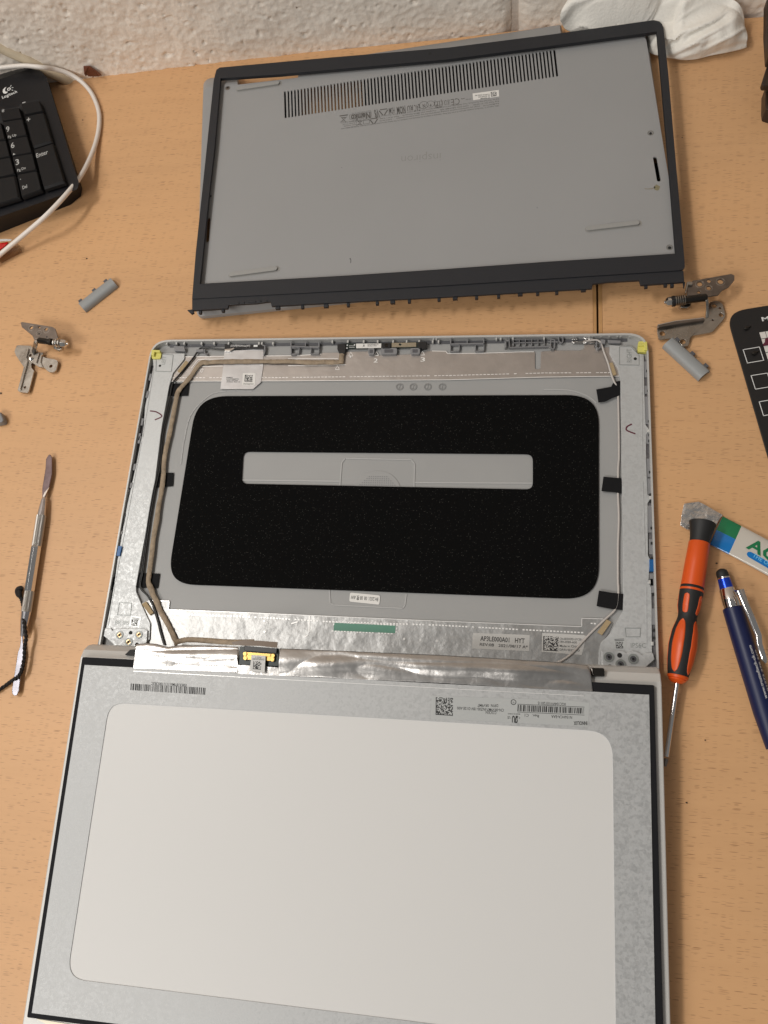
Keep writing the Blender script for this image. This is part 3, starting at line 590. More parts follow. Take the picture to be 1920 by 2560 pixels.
    # torn foil near the right antenna
    for q in (((340, 210), (405, 215), (412, 240), (338, 245)), ((470, 208), (610, 212), (600, 250), (490, 235)), ((335, 262), (640, 245), (610, 290), (340, 285))):
        e = M(); qq = P(fd, 3.6, *q)
        for i in range(9):
            pass
        vs = [bil(qq, i/8, j/3)+NZ*noise.noise(Vector((i*.9, j*1.3, q[0][0])))*1.3 for j in range(4) for i in range(9)]; fs_ = [(j*9+i, j*9+i+1, j*9+i+10, j*9+i+9) for j in range(3) for i in range(8)]
        part('torn_foil', e.add(vs, fs_), M_crink, T, solid=.15, smooth=30)
    # yellow corner pads
    for f, base, step in ((fa, ((160, 308), (250, 312), (262, 350), (252, 400), (168, 403), (155, 360)), ((160, 308), (250, 312), (248, 335), (192, 330), (185, 372), (157, 362))), (fd, ((1152, 260), (1258, 262), (1266, 380), (1250, 392), (1148, 388), (1142, 330)), ((1226, 262), (1258, 262), (1264, 368), (1225, 368), (1222, 300)))):
        y_ = part('corner_pad', M().slab(rounded(P(f, 5.2, *base), .8, 3), 3), M_yellow, T, bevel=.35); part('pad_lip', M().slab(P(f, 7.0, *step), 2.2), M_yellow, y_, bevel=.3)
        if f is fd: part('pad_lip', M().slab(P(f, 6.6, (1150, 292), (1224, 290), (1226, 312), (1150, 314)), 1.8), M_yellow, y_, bevel=.3)
    # small tan foam tabs
    for f, q in ((fa, ((515, 418), (552, 445), (462, 548), (428, 530))), (fd, ((785, 522), (838, 515), (886, 662), (838, 682))), (fg, ((580, 262), (622, 238), (692, 345), (656, 368))), (fj, ((900, 448), (948, 475), (852, 612), (802, 582)))):
        part('foam_tab', M().slab(P(f, 4.4, *q), 1.5), M_beige2, T, bevel=.25)
    # tapes
    for f, q in ((fa, ((342, 658), (552, 655), (536, 784), (336, 788))), (fe, ((612, 425), (804, 422), (796, 560), (588, 576))), (fe, ((438, 1461), (661, 1468), (640, 1617), (413, 1612)))):
        part('black_tape', M().slab(P(f, 2.9, *q), .35), M_tape, T)
    # cables
    bk = lambda off: P(fa, 4, (1000+off, 306), (880, 304+off*.4), (700, 288), (645, 318), (600, 385), (470, 545), (385, 650)) + [U(*fa(352+off, 800), 3.6)] + P(fa, 3.6, (305+off, 1000), (262+off, 1200)) + P(fe, 3.6, (650+off, 350), (590+off, 640), (530+off, 1000), (480+off*.8, 1420), (455+off*.6, 1600)) + P(fg, 3.8, (640, 190), (690+off*.5, 290), (735+off*.5, 440), (760+off*.5, 540), (793+off*.4, 650))
    part('black_cable', M().tube(spline(bk(0), 6), .62, 8), M_blackw, T, smooth=60, label='black antenna wire'); part('black_cable', M().tube(spline([p for p in bk(16)][7:], 6), .55, 8), M_blackw, T, smooth=60, label='second black antenna wire')
    wp = P(fd, 4.2, (480, 268), (560, 250), (640, 245), (685, 268), (705, 310), (735, 400), (780, 520), (815, 640), (852, 745)) + P(fd, 3.4, (895, 830), (905, 940), (912, 1300), (915, 1659)) + P(ff, 3.4, (948, 400), (945, 700), (955, 1000), (945, 1300), (944, 1700)) + P(fj, 3.6, (1020, 120), (1015, 260), (985, 350), (860, 470), (720, 605), (560, 780), (460, 860), (350, 915))
    part('white_cable', M().tube(spline(wp, 6), .72, 8), M_whitew, T, smooth=60, label='white antenna wire')
    bp = P(fb, 4.2, (562, 335), (560, 400)); r1 = 1.9
    bpath = P(fb, 4.3, (560, 425), (480, 438), (240, 440), (0, 430)) + P(fa, 4.3, (1300, 430), (1000, 428), (760, 440), (690, 440), (640, 480), (560, 590), (470, 700), (430, 760), (412, 850), (385, 1000), (345, 1180)) + P(fe, 4.3, (740, 130), (705, 300), (692, 480), (665, 700), (620, 960), (590, 1200), (555, 1450), (540, 1560), (575, 1630)) + P(fg, 4.3, (690, 180), (745, 300), (830, 460), (885, 590), (905, 622))
    sp = [p+Vector((noise.noise(p*.09), noise.noise(p*.09+Vector((9, 9, 9))), 0))*.7 for p in spline(bpath, 9)]; rr = [1.8+.35*noise.noise(p*.12)+.28*noise.noise(p*.45) for p in sp]
    part('flat_cable', M().tube(sp, rr, 10, .42), M_beige, T, smooth=60, label='taupe cloth-wrapped display cable')
    part('flat_cable', M().tube(P(fb, 4.6, (560, 338), (556, 380), (553, 420), (552, 452)), 1.9, 8, .4), M_beige, T, smooth=60)
    # black tapes that lie over the white wire
    for f, q in ((fd, ((637, 845), (820, 812), (838, 775), (862, 750), (932, 740), (926, 916), (835, 950), (745, 995), (664, 1005))), (ff, ((777, 512), (900, 524), (986, 530), (986, 708), (900, 692), (754, 680))), (fj, ((818, 150), (950, 172), (1072, 184), (1064, 352), (950, 342), (794, 311)))):
        part('black_tape', M().slab(P(f, 4.3, *q), .5), M_tape, T, bevel=.2)
    # clips down both sides
    cm = {}
    def clip(px, py, wd, ln, mt_, h=2.2, ang=0, z=4.4, name='side_clip'):
        c = U(px, py, z); e = M().box(c-NZ*h/2, wd, ln, h, ang); part(name, e, mt_, T, bevel=.15)
    for f, x, y, l in ((fa, 146, 590, 5.5), (fa, 116, 770, 5.5), (fa, 62, 1055, 5.5), (fa, 30, 1210, 5.5), (fe, 447, 80, 5.5), (fe, 397, 362, 5), (fe, 360, 552, 4)): clip(*f(x, y), 1.9, l, M_plas, ang=math.radians(-4))
    clip(*fe(277, 930), 2.1, 11.5, M_black, ang=math.radians(-3)); clip(*fe(236, 1232), 3.0, 7, M_blue, z=5.4, h=3, ang=math.radians(-3)); clip(*fe(160, 1570), 1.6, 9, M_black, ang=math.radians(-3))
    for f, x, y in ((fa, 22, 1130), (fe, 330, 605), (fe, 180, 1438), (fe, 258, 1045), (fe, 390, 230), (fe, 300, 690)): clip(*f(x, y), 1.2, 2.0, M_lidrim, z=4.8)
    for f, x, y, l in ((fd, 1245, 600, 12), (fd, 1250, 850, 6), (fd, 1255, 1100, 20), (fd, 1265, 1440, 8), (ff, 1300, 420, 14), (ff, 1305, 620, 12), (ff, 1310, 1000, 18), (ff, 1325, 1320, 10), (ff, 1330, 1700, 8), (fj, 1370, 100, 9), (fj, 1385, 420, 10)): clip(*f(x, y), 2.2, l, M_plas, z=3.6, h=1)
    for f, x, y in ((fd, 1258, 618), (fd, 1270, 860), (fd, 1278, 1232), (fd, 1285, 1400), (ff, 1305, 100), (ff, 1312, 460), (ff, 1315, 720), (ff, 1320, 795), (ff, 1330, 1105), (ff, 1332, 1280), (ff, 1340, 1450), (fj, 1385, 190), (fj, 1392, 560), (fj, 1390, 640)): clip(*f(x, y), 1.0, 1.6, M_hole, z=4.4, h=1.2, name='catch_slot')
    for f, x, y in ((fd, 1275, 1350), (ff, 1320, 755), (fj, 1345, 60), (fj, 1375, 700)): clip(*f(x, y), 1.2, 2.2, M_lidrim, z=4.8)
    clip(*ff(1335, 1535), 2.8, 7.5, M_blue, z=5.2, h=3)
    return T
M_emb2 = mat('embossed_zinc', srgb(142, 146, 144), .45, .3)
M_dial = mat('dial', srgb(134, 134, 133), .5)
M_lidrib = mat('lid_rib', srgb(170, 170, 169), .5)
mk_lid()

# ------------------------------------------------------------------ keyboard half of the laptop
def mk_base():
    T = thing('laptop_base', 'silver keyboard half of the laptop lying under the face-down screen panel', 'laptop base', (0, -350, 0))
    prof = [(-229, 3), (-229.5, 11), (-231, 16), (-234.5, 20.5), (-239.5, 22.6), (-246, 22.7), (-466, 12.4), (-468, 10), (-467, 3)]
    x0, x1 = -181.3, 177.6
    rings = [[Vector((x, y+(x-x0)/(x1-x0)*3.0*(1 if y > -250 else .6), z)) for y, z in prof] for x in (x0, x1)]
    part('body', M().loft(rings, True, True, True), M_chassis, T, bevel=.8, seg=3)
    # darker hinge bar caps at both rear corners
    part('hinge_bar', M().slab(P(fg, 22.9, (10, 738), (62, 660), (472, 678), (418, 742)), 6), M_chassisd, T, bevel=1.5, label='left hinge bar of satin aluminium') if False else None
    part('hinge_recess', M().slab(P(fg, 23.6, (418, 742), (470, 692), (560, 690), (515, 752)), 3), M_hole, T, bevel=.5)
    part('hinge_cap', M().slab(P(fj, 24.6, (728, 948), (875, 952), (882, 1040), (740, 1035)), 5), M_shaft, T, bevel=.8)
    part('rubber_strip', M().slab([Vector((-170, -256, 22.2)), Vector((168, -252, 22.2)), Vector((168, -262, 21.8)), Vector((-170, -266, 21.8))], .3), M_black, T)
    part('highlight_strip', M().slab([UP(90, 2547, -2.6), UP(170, 2560, -2.6), UP(420, 2592, -2.6), UP(420, 2612, -2.6), UP(122, 2563, -2.6)], .2, NP), M_highlight, T)  # cream strip added to paint a bright reflection at the palm rest
    return T
mk_base()

# ------------------------------------------------------------------ screen panel, face down
def mk_panel():
    T = thing('lcd_display', 'bare laptop screen panel lying face down, galvanised back with a large white reflector window', 'screen panel', (0, -340, 20))
    TL, TR = UP(*fm(85, 8), 0), UP(*fj(1391, 1131), 0); BL = UP(67, 2543.5, 0); BR = BL+(TR-TL)
    BR = BR + (UP(1654, 2560, 0)-TR).normalized()*0
    black = part('glass_edge', M().slab(rounded([TL, TR, BR, BL], 1, 3), 1.6, NP), M_gtape, T, bevel=.25, label='black taped edge of the glass')
    part('glass', M().slab([p-NP*1.62 for p in (TL, TR, BR, BL)], 1.2, NP), M_shaft, T)
    mt_ = 3.0
    def off(p, n_): return p+NP*n_
    tl, bl_ = UP(*fm(104, 73), .6), UP(*fn(205, 1640), .6); tr = UP(*fj(1340, 1230), .6); br = bl_+(tr-tl); br = br+Vector((0, 0, 0))
    rr_ = (UP(*fo(930, 1711), .6)-tr).normalized()*(bl_-tl).length; br = tr+rr_
    wi = [UP(273, 1756, .6), UP(1531, 1829, .6), UP(1540, 2617, .6), UP(167, 2446, .6)]
    wi = rounded(wi, [11, 15, 12, 12], 10)
    part('metal_back', M().slab([tl, tr, br, bl_], .75, NP, holes=[wi]), M_zinc, T, bevel=.12)
    c = sum(wi, Vector())/len(wi)
    part('reflector', M().slab([p+(p-c)*.004-NP*.42 for p in wi], .25, NP), M_reflect, T)
    # barcode printed straight on the metal
    e = M(); bars(e, PP(fm, .66, (487, 228), (1112, 264), (1108, 322), (484, 283)), 5, 150); text(e, 'E0RX18YM61111110013E3C', UP(*fm(950, 232), .66), UP(*fm(658, 215), .66), 1.7, NP, .01)
    part('barcode', e, M_ink, T, kind='stuff')
    # printed label
    lb = part('label', M().slab(PP(fi, .75, (82, 1242), (1500, 1290)) + PP(fj, .75, (718, 1314), (706, 1562)) + PP(fi, .75, (900, 1520), (72, 1480)), .12, NP), M_labelt, T, label='wide translucent maker label with barcode, upside down')
    e = M(); dots(e, PP(fi, .8, (122, 1257), (301, 1265), (299, 1450), (120, 1439)), 20, 20, seed=21)
    def ut(s_, f, x0, y0, x1_, y1_, h, b=.008, f2=None): text(e, s_, UP(*f(x0, y0), .8), UP(*(f2 or f)(x1_, y1_), .8), h, NP, b)
    ut('DP/N  0RV9M7', fi, 768, 1330, 556, 1327, 1.6); ut('CN-0RV9M7-INZ00-1BV-D12E-A00', fi, 828, 1378, 343, 1355, 1.6); ut('COCKN', fi, 750, 1403, 640, 1398, 1.7)
    ut('0GC104WV1EY2011S', fi, 1470, 1316, 1180, 1303, 1.6); ut('N156HCA-EAA', fi, 1535, 1452, 1320, 1442, 1.6); ut('Rev.   C1', fi, 1192, 1438, 1045, 1428, 1.6)
    ut('INNOLUX', fj, 697, 1508, 556, 1507, 2.0, .03); ut('MADE IN CHINA', fi, 995, 1426, 870, 1422, .7); ut('ЯU', fi, 975, 1455, 912, 1452, 3.4, .05); ut('c', fi, 996, 1462, 982, 1461, 1.6); ut('US', fi, 895, 1455, 866, 1454, 1.5)
    cc = UP(*fi(928, 1308), .8); ay = NP.cross(Vector((1, 0, 0))); ring = M(); e.slab(circle(cc, 1.6, 18, Vector((1, 0, 0)), ay), .03, NP, [circle(cc, 1.2, 18, Vector((1, 0, 0)), ay)]); ut('10', fi, 936, 1302, 920, 1301, 1.0)
    bars(e, PP(fi, .8, (972, 1335), (1659, 1370), (1655, 1428), (968, 1402)), 11, 120); bars(e, PP(fj, .8, (664, 1359), (666, 1359), (664, 1432), (662, 1432)), 3, 2)
    for y0_, y1_ in ((1326, 1357), (1408, 1440)):
        a, b = UP(*fi(968, y0_), .8), UP(*fj(668, y1_), .8); e.add([a, b, b+Vector((0, -.25, 0)), a+Vector((0, -.25, 0))], [(0, 1, 2, 3)])
    part('lettering', e, M_ink, lb, kind='stuff')
    # seam of the clear tape below the foil
    e = M(); q = PP(fg, .72, (505, 895), (1659, 960)) + PP(fi, .72, (0, 1148), (1659, 1242)); q2 = [q[0], q[1], q[3]]
    for i in range(2):
        a, b = q2[i], q2[i+1]; e.add([a, b, b+Vector((0, -.22, 0)), a+Vector((0, -.22, 0))], [(0, 1, 2, 3)])
    part('tape_edge', e, M_foilglint, T)
    # crinkled foil over the board along the hinge side
    def crinkle(topP, botP, nx, ny, amp, seed, z_top=-1.2):
        vs = []
        for j in range(ny+1):
            v = j/ny
            for i in range(nx+1):
                u = i/nx; a = topP(u); b = botP(u); p = a*(1-v)+b*v
                x = p.x*.001; y = p.y*.001
                h = abs(noise.noise(Vector((x*26+seed, y*75, 2))))*2.0 + abs(noise.noise(Vector((x*10, y*95+seed, 7))))*3.0 + noise.noise(Vector((x*90, y*130, seed)))*.18 - .7
                body = math.sin(math.pi*min(1, v*1.0))**.6
                vs.append(p+NP*(h*amp*body+1.3*body*(1-v)))
        return M().add(vs, [(j*(nx+1)+i, j*(nx+1)+i+1, (j+1)*(nx+1)+i+1, (j+1)*(nx+1)+i) for j in range(ny) for i in range(nx)])
    def pl(pts):
        pts = [Vector(p) for p in pts]; xs = [p.x for p in pts]
        def g(u):
            x = xs[0]+(xs[-1]-xs[0])*u
            for i in range(len(pts)-1):
                if x <= xs[i+1]+1e-6: t = (x-xs[i])/(xs[i+1]-xs[i]); return pts[i].lerp(pts[i+1], min(1, max(0, t)))
            return pts[-1]
        return g
    topL = pl(PP(fg, -.6, (532, 640), (640, 632), (720, 640), (830, 668), (950, 650), (1200, 655), (1497, 668))); botL = pl(PP(fg, .75, (495, 870), (1200, 902), (1490, 915)))
    part('foil_tape', crinkle(topL, botL, 130, 34, 1.0, 3), M_crink, T, smooth=50, solid=.1, label='crinkled foil tape left of the connector')
    topR = pl(PP(fh, -.6, (330, 600), (1659, 655)) + PP(fj, -.6, (200, 880), (560, 905), (700, 925), (725, 965))); botR = pl(PP(fh, .75, (320, 828), (1659, 887)) + PP(fj, .75, (200, 1172), (755, 1197)))
    part('foil_tape', crinkle(topR, botR, 330, 34, 1.0, 8), M_crink, T, smooth=50, solid=.1, label='long crinkled foil tape right of the connector')
    part('foil_tape', M().slab(PP(fg, .78, (1480, 838), (1659, 845)) + PP(fh, .78, (320, 760), (322, 828), (0, 812)) + PP(fg, .78, (1485, 916)), .12, NP), M_crink, T)
    # connector
    brd = part('circuit_board', M().slab(PP(fg, .2, (1505, 665), (1640, 668)) + PP(fh, .2, (322, 600), (318, 748), (0, 735)) + PP(fg, .2, (1488, 828)), 1.0, NP), M_pcb, T, bevel=.2)
    part('socket', M().slab(PP(fh, 1.5, (30, 628), (292, 648), (285, 706), (24, 692)), 1.2, NP), M_gold, brd, bevel=.3)
    part('socket_bar', M().slab(PP(fh, 2.0, (62, 634), (255, 646), (254, 668), (62, 655)), .5, NP), M_gold, brd, bevel=.15)
    for x, y in ((40, 645), (42, 680), (272, 660), (268, 692)): part('socket_lug', M().slab(circle(UP(*fh(x, y), 2.1), 1.3, 10), .8, NP), M_gold, brd, bevel=.15)
    part('plug', M().slab(PP(fh, 2.2, (36, 578), (308, 600), (302, 640), (32, 618)), 1.2, NP), M_black, T, bevel=.25)
    part('tape_flap', M().slab(PP(fh, 3.0, (40, 530), (160, 536), (312, 548), (308, 596), (160, 580), (30, 578), (-60, 568), (-70, 548)), .3, NP), M_beigeg, T)
    part('flat_cable', M().tube(spline([U(*fg(905, 625), 16), U(*fg(1000, 602), 19), U(*fg(1150, 605), 22), U(*fg(1350, 620), 24.5), U(*fg(1500, 625), 26), U(*fg(1640, 622), 27)], 6), 1.75, 10, .45), M_beige, T, smooth=60, label='taupe display cable running into the connector')
    part('flat_cable', M().tube([U(*fg(906, 640), 8), U(*fg(902, 632), 12), U(*fg(912, 622), 16)], 2.2, 10, .5), M_beige, T, smooth=60)
    st = part('sticker', M().slab(PP(fh, 2.9, (95, 655), (212, 662), (204, 802), (80, 788)), .15, NP), M_label, T, label='small code sticker on the connector')
    e = M(); dots(e, PP(fh, 2.95, (112, 705), (178, 710), (172, 778), (106, 772)), 12, 12, seed=33); text(e, 'DX00GAAA02', UP(*fh(200, 686), 2.95), UP(*fh(104, 682), 2.95), 1.0, NP, .005); text(e, 'A01', UP(*fh(180, 672), 2.95), UP(*fh(130, 668), 2.95), .9, NP); part('lettering', e, M_ink, st, kind='stuff')
    return T
M_beigeg = mat('clear_brown_tape', srgb(120, 104, 90), .2, coat=.5)
mk_panel()

# ------------------------------------------------------------------ bottom case
def mk_case():
    T = thing('laptop_bottom_case', 'grey laptop bottom cover lying outside up under the loose black bezel', 'laptop bottom cover', (20, 140, 0))
    tl, tr = Vector((-174.5, 248, 0)), Vector((184.3, 285, 0)); ddn = Vector((.1135, -.9935, 0)); bl_, br = Vector((-147.5, 19.5, 0)), Vector((203.2, 52, 0))
    def loop(kind, z):
        # kind 0 rim, 1 mid, 2 top edge
        if kind < 2:
            A, B, Cc, D = tl, tr, br, bl_
            if kind == 1: s_ = 2.2; A = tl+Vector((s_, -s_*1.0, 0)); B = tr+Vector((-s_, -s_, 0)); Cc = br+Vector((-s_, s_, 0)); D = bl_+Vector((s_, s_, 0))
        else:
            A, B, Cc, D = Vector((-168, 229.4, 0)), Vector((183.2, 251.5, 0)), Vector((201.4, 55.5, 0)), Vector((-144.5, 27, 0))
        out = []; rear = [0.035, .07, .082, .083, .2265, .2275, .4, .6, .823, .824, .915, .916, .95, .98]
        def corner(c, a, b, r):
            pa, pb = c+(a-c).normalized()*r, c+(b-c).normalized()*r
            return [(1-t)**2*pa+2*t*(1-t)*c+t*t*pb for t in [k/5 for k in range(6)]]
        r = 6 if kind < 2 else 6
        out += corner(A, D, B, r)
        for t in rear:
            p = A.lerp(B, t)
            if kind < 2 and .083 <= t <= .2265: p = Vector((-168, 229.4, 0)).lerp(Vector((183.2, 251.5, 0)), t-.004)+Vector((-.1, .5, 0))
            if kind < 2 and .824 <= t <= .915: p = p+Vector((.115, -1, 0))*(11.5 if kind == 0 else 10.5)
            if kind == 2 and .083 <= t <= .2265: p = p+Vector((.1, -1, 0))*1.2
            out.append(p)
        out += corner(B, A, Cc, r); out += corner(Cc, B, D, r); out += corner(D, Cc, A, r)
        return [Vector((p.x, p.y, z)) for p in out]
    R0, R1, R2 = loop(0, 2.0), loop(0, 5.0), loop(1, 8.0)
    R4 = loop(2, 15.0); R3 = [(a*.35+b*.65)+NZ*((13.4)-(a*.35+b*.65).z) for a, b in zip(R2, R4)]
    for k in range(len(R2)):   # notched stretches keep a low, sloping edge
        pass
    vent = [U(*t2(592, 594), 15), U(*t3(750, 318), 15), U(*t3(770, 493), 15), U(*t2(597, 766), 15)]
    slot = lambda f, a, b: [p for p in capsule(U(*f(*a), 15), U(*f(*b), 15), 1.35)]
    slots = [slot(t3, (1393, 1025), (1418, 1166)), slot(t4, (108, 487), (100, 626))]
    holes = [circle(U(*t3(1365, 862), 15), 1.0, 12), circle(U(*t5(1488, 670), 15), 1.1, 12)]
    part('shell', M().loft([R0, R1, R2, R3, R4], True), M_case, T, smooth=35)
    part('bottom_panel', M().slab(R4, 1.2, NZ, [vent]+slots+holes), M_case, T)
    # slats between the air slots
    n = 80; a, b, c, d = vent; ux = (b-a).normalized(); pitch = (b-a).length/n
    Lc = ((a-d).length+(b-c).length)/2; ang = math.atan2((a-d).y, (a-d).x)-math.pi/2
    me = None
    for k in range(n+1):
        u = k/n
        p = (a.lerp(b, u)+d.lerp(c, u))/2; wd = pitch*.52
        if me is None:
            e = M(); e.box(wloc(T)*1000+Vector((0, 0, -.6)), wd, 1.0, 1.2); me_o = part('slat', e, M_case, T); me = me_o.data; o = me_o
        else: o = bpy.data.objects.new('slat', me); col.objects.link(o); o.parent = T
        tp, bt = a.lerp(b, u), d.lerp(c, u); dd = tp-bt
        o.location = (p-wloc(T)*1000+Vector((0, 0, -.03)))/1000; o.rotation_euler = (0, 0, math.atan2(dd.y, dd.x)-math.pi/2); o.scale = (1 if 0 < k < n else .6, dd.length+.6, 1)
    # dark dust filters behind most of the vent
    q = lambda u0, u1: [a.lerp(b, u0)+NZ*-3+Vector((0, 4, 0)), a.lerp(b, u1)+NZ*-3+Vector((0, 4, 0)), d.lerp(c, u1)+NZ*-3-Vector((0, 4, 0)), d.lerp(c, u0)+NZ*-3-Vector((0, 4, 0))]
    part('dust_filter', M().slab(q(.295, 1.01), .4), M_sink, T); part('dust_filter', M().slab(q(-.01, .055), .4), M_sink, T)
    part('slot_shade', M().slab([Vector((p[0], p[1], 6)) for p in ((150, 140), (190, 140), (196, 70), (155, 66))], .3), M_sink, T); part('slot_shade', M().slab([Vector((p[0], p[1], 6)) for p in ((-140, 110), (-120, 110), (-118, 50), (-138, 50))], .3), M_sink, T)  # dark sheets added below the side slots to paint the shade inside
    # rubber feet in shallow surrounds
    for f, p0, p1 in ((t2, (305, 580), (555, 543)), (t4, (258, 850), (540, 812)), (t5, (962, 553), (1275, 516))):
        A_, B_ = U(*f(*p0), 15.1), U(*f(*p1), 15.1)
        part('foot_surround', M().slab(capsule(A_, B_+(B_-A_).normalized()*1.2, 2.5), .12), M_case2, T)
        part('rubber_foot', M().slab(capsule(A_+NZ*1.4, B_+NZ*1.4, 1.75), 1.6), M_foot, T, bevel=.8, seg=3, smooth=50)
    # screws
    def scr(p, real):
        part('screw_recess', M().slab(circle(p+NZ*.06, 2.3, 20), .1, holes=[circle(p, 1.3, 20)]), M_casesh, T)
        if real:
            s_ = part('screw', M().lathe(p-NZ*.4, p+NZ, ((0, 1.7), (.5, 1.6), (.65, 1.1)), 16), M_steeld, T, smooth=40)
            part('cross_slot', M().box(p+NZ*.3, 1.6, .35, .12).box(p+NZ*.3, .35, 1.6, .12), M_hole, s_)
    scr(U(*t2(231, 571), 15), True); scr(U(*t3(1365, 862), 15), False); scr(U(*t5(1488, 670), 15), False); part('screw_hole', M().slab(circle(U(*t4(118, 338), 15.05), 1.1, 12), .1), M_hole, T)
    part('screw_hole', M().slab(circle(U(*t3(1365, 865), 15.07), 1.05, 12), .1), M_hole, T); part('screw_hole', M().slab(circle(U(*t5(1488, 672), 15.07), 1.2, 12), .1), M_hole, T)
    # moulded name
    e = M(); text(e, 'inspiron', U(*fx(1068, 605), 15.05), U(*fx(742, 632), 15.05), 7.5, bold=-.012); part('moulded_name', e, M_emb, T, kind='stuff')
    # white serial sticker
    st = part('sticker', M().slab(P(fx, 15.12, (1332, 112), (1550, 82), (1552, 136), (1337, 167)), .1), M_labelw, T)
    e = M(); dots(e, P(fx, 15.16, (1483, 100), (1530, 94), (1532, 132), (1486, 138)), 11, 11, seed=41)
    for k, (s_, x) in enumerate((('ST: 3XK95M3', 1395), ('EX: 8593857435', 1380), ('CN-0FRN27-ADP00-18H', 1352))): text(e, s_, U(*fx(1474, 140-k*13), 15.16), U(*fx(x, 150-k*13), 15.16), 1.1, bold=.01)
    part('lettering', e, M_ink, st, kind='stuff')
    # regulatory print, upside down
    e = M()
    def up(s_, x0, y0, x1_, y1_, h, b=.004): text(e, s_, U(*fx(x0, y0), 15.05), U(*fx(x1_, y1_), 15.05), h, bold=b)
    up('DELL, Inspiron 15  This device complies with part 15 of the FCC Rules. Operation is subject to the following two conditions: (1) This device may not cause harmful interference, and (2) this device must', 1550, 208, 240, 402, 1.15)
    up('Reg Model P112F     accept any interference received, including interference that may cause undesired operation', 1550, 190, 700, 315, 1.1); up('IEC 60950-1 ed.2   Product of China', 660, 322, 560, 337, 1.0)
    up('Reg Type No. P112F001     CAN ICES-3(B)/NMB-3(B)     Complies with IMDA Standards', 1550, 171, 750, 290, 1.1); up('Input 19.5V / 3.34A', 720, 298, 560, 318, 1.0)
    up('Dell Inc. One Dell Way, Round Rock, Texas 78682 USA   Dell Products, Raheen Business Park, Limerick, Ireland', 1550, 152, 790, 265, 1.1); up('Made in China / Fabrique en Chine', 775, 268, 520, 303, 1.0)
    up('CE', 1222, 148, 1150, 160, 6.2, -.005); up('UK CA', 1142, 162, 1094, 168, 5.0); up('(TP)', 1080, 174, 1014, 184, 6.0); up('EAC', 893, 200, 845, 208, 6.5); up('NOM', 772, 214, 702, 226, 7.0, .03); up('RU', 834, 208, 788, 216, 5, .02); up('HDMI', 682, 226, 635, 234, 6.0); up('Nemko', 484, 268, 322, 292, 5.6, .04); up('V8', 550, 240, 512, 250, 9, .02)
    def rg(x, y, r, t=.3): c = U(*fx(x, y), 15.05); e.slab(circle(c, r, 20), .02, holes=[circle(c, r-t, 20)]); return c
    rg(982, 200, 3.2, .25); rg(927, 208, 3.7, .35); up('N', 937, 198, 917, 202, 3.8, .02); up('+', 990, 194, 974, 197, 3.4, .03)
    for q in (((312, 290), (490, 264), (492, 300), (314, 326)), ((1015, 183), (1080, 172), (1082, 205), (1018, 215)), ((425, 336), (476, 330), (476, 360), (427, 366))):
        pts = P(fx, 15.06, *q); [e.bar(pts[i], pts[(i+1) % 4], .3, .02) for i in range(4)]
    for x, y, s_ in ((593, 262, 3.6), (513, 336, 3.2)):
        c = U(*fx(x, y), 15.06); pts = [c+Vector((math.sin(k*2.094+.1), -math.cos(k*2.094+.1), 0))*s_*1.25 for k in range(3)]; [e.bar(pts[i].lerp(pts[(i+1) % 3], .12), pts[i].lerp(pts[(i+1) % 3], .85), .9, .02) for i in range(3)]
    for x, y in ((262, 328), (396, 356)):
        c = U(*fx(x, y), 15.06); e.bar(c+Vector((-2.4, -2.6, 0)), c+Vector((2.4, 2.6, 0)), .35, .02); e.bar(c+Vector((-2.4, 2.6, 0)), c+Vector((2.4, -2.6, 0)), .35, .02); e.bar(c+Vector((-1.6, 1.8, 0)), c+Vector((1.6, 1.8, 0)), .8, .02); e.bar(c+Vector((-1.4, -1.5, 0)), c+Vector((1.4, -1.5, 0)), .5, .02)
    c = U(*fx(260, 293), 15.06); e.bar(c+Vector((-3, -.4, 0)), c+Vector((3.6, .2, 0)), 1.1, .02)
    for k in range(6): up(('Conforms to ANSI/UL Std 62368-1', 'E181990  NYCE 2103', 'Remove battery before service', 'Ne pas incinerer', 'R33001 RoHS', '5V ES1 PS2')[k], 500-(k % 2)*8, 306+k*13-(k > 1)*8, 330-(k % 3)*20, 330+k*12-(k > 1)*8, .9) if k < 2 else up(('x', 'x', 'Battery 3-cell 41Wh', 'R-R-D2L P112F', 'RoHS  TW0045', '')[k] or '-', 372, 336+(k-2)*14, 242+(k-2)*12, 352+(k-2)*14, .9)
    up('3-year DC 5.2Ghz indoor use only', 490, 252, 330, 276, .9); up('CAN 1234-A', 1320, 152, 1275, 158, 1.1); up('MSIP-REM', 1264, 148, 1238, 152, 1.1)
    part('print', e, M_inkg, T, kind='stuff')
    # wear
    part('scratch', M().slab(P(t4, 15.07, (1020, 742), (1028, 738), (1032, 755), (1030, 772), (1026, 772), (1027, 752)), .05), M_plasd, T)
    e = M(); c = U(*t5(1405, 282), 15.07)
    pts = [c+Vector((math.cos(a_)*(2.0+1.4*noise.noise(Vector((a_*2, 1, 0)))), math.sin(a_)*(2.4+1.6*noise.noise(Vector((a_*3, 4, 0)))), 0)) for a_ in [k*.35 for k in range(18)]]
    part('glue_stain', e.slab(pts, .08), M_stain, T); part('glue_stain', M().slab(P(t5, 15.07, (1322, 285), (1345, 288), (1385, 282), (1392, 274), (1396, 284), (1372, 294), (1330, 294)), .05), M_stain2, T)
    part('speck', M().slab(circle(U(*t5(630, 413), 15.06), .35, 8), .05), M_plasd, T); part('speck', M().slab(circle(U(*t4(970, 153), 15.06), .3, 8), .05), M_plasd, T)
    return T
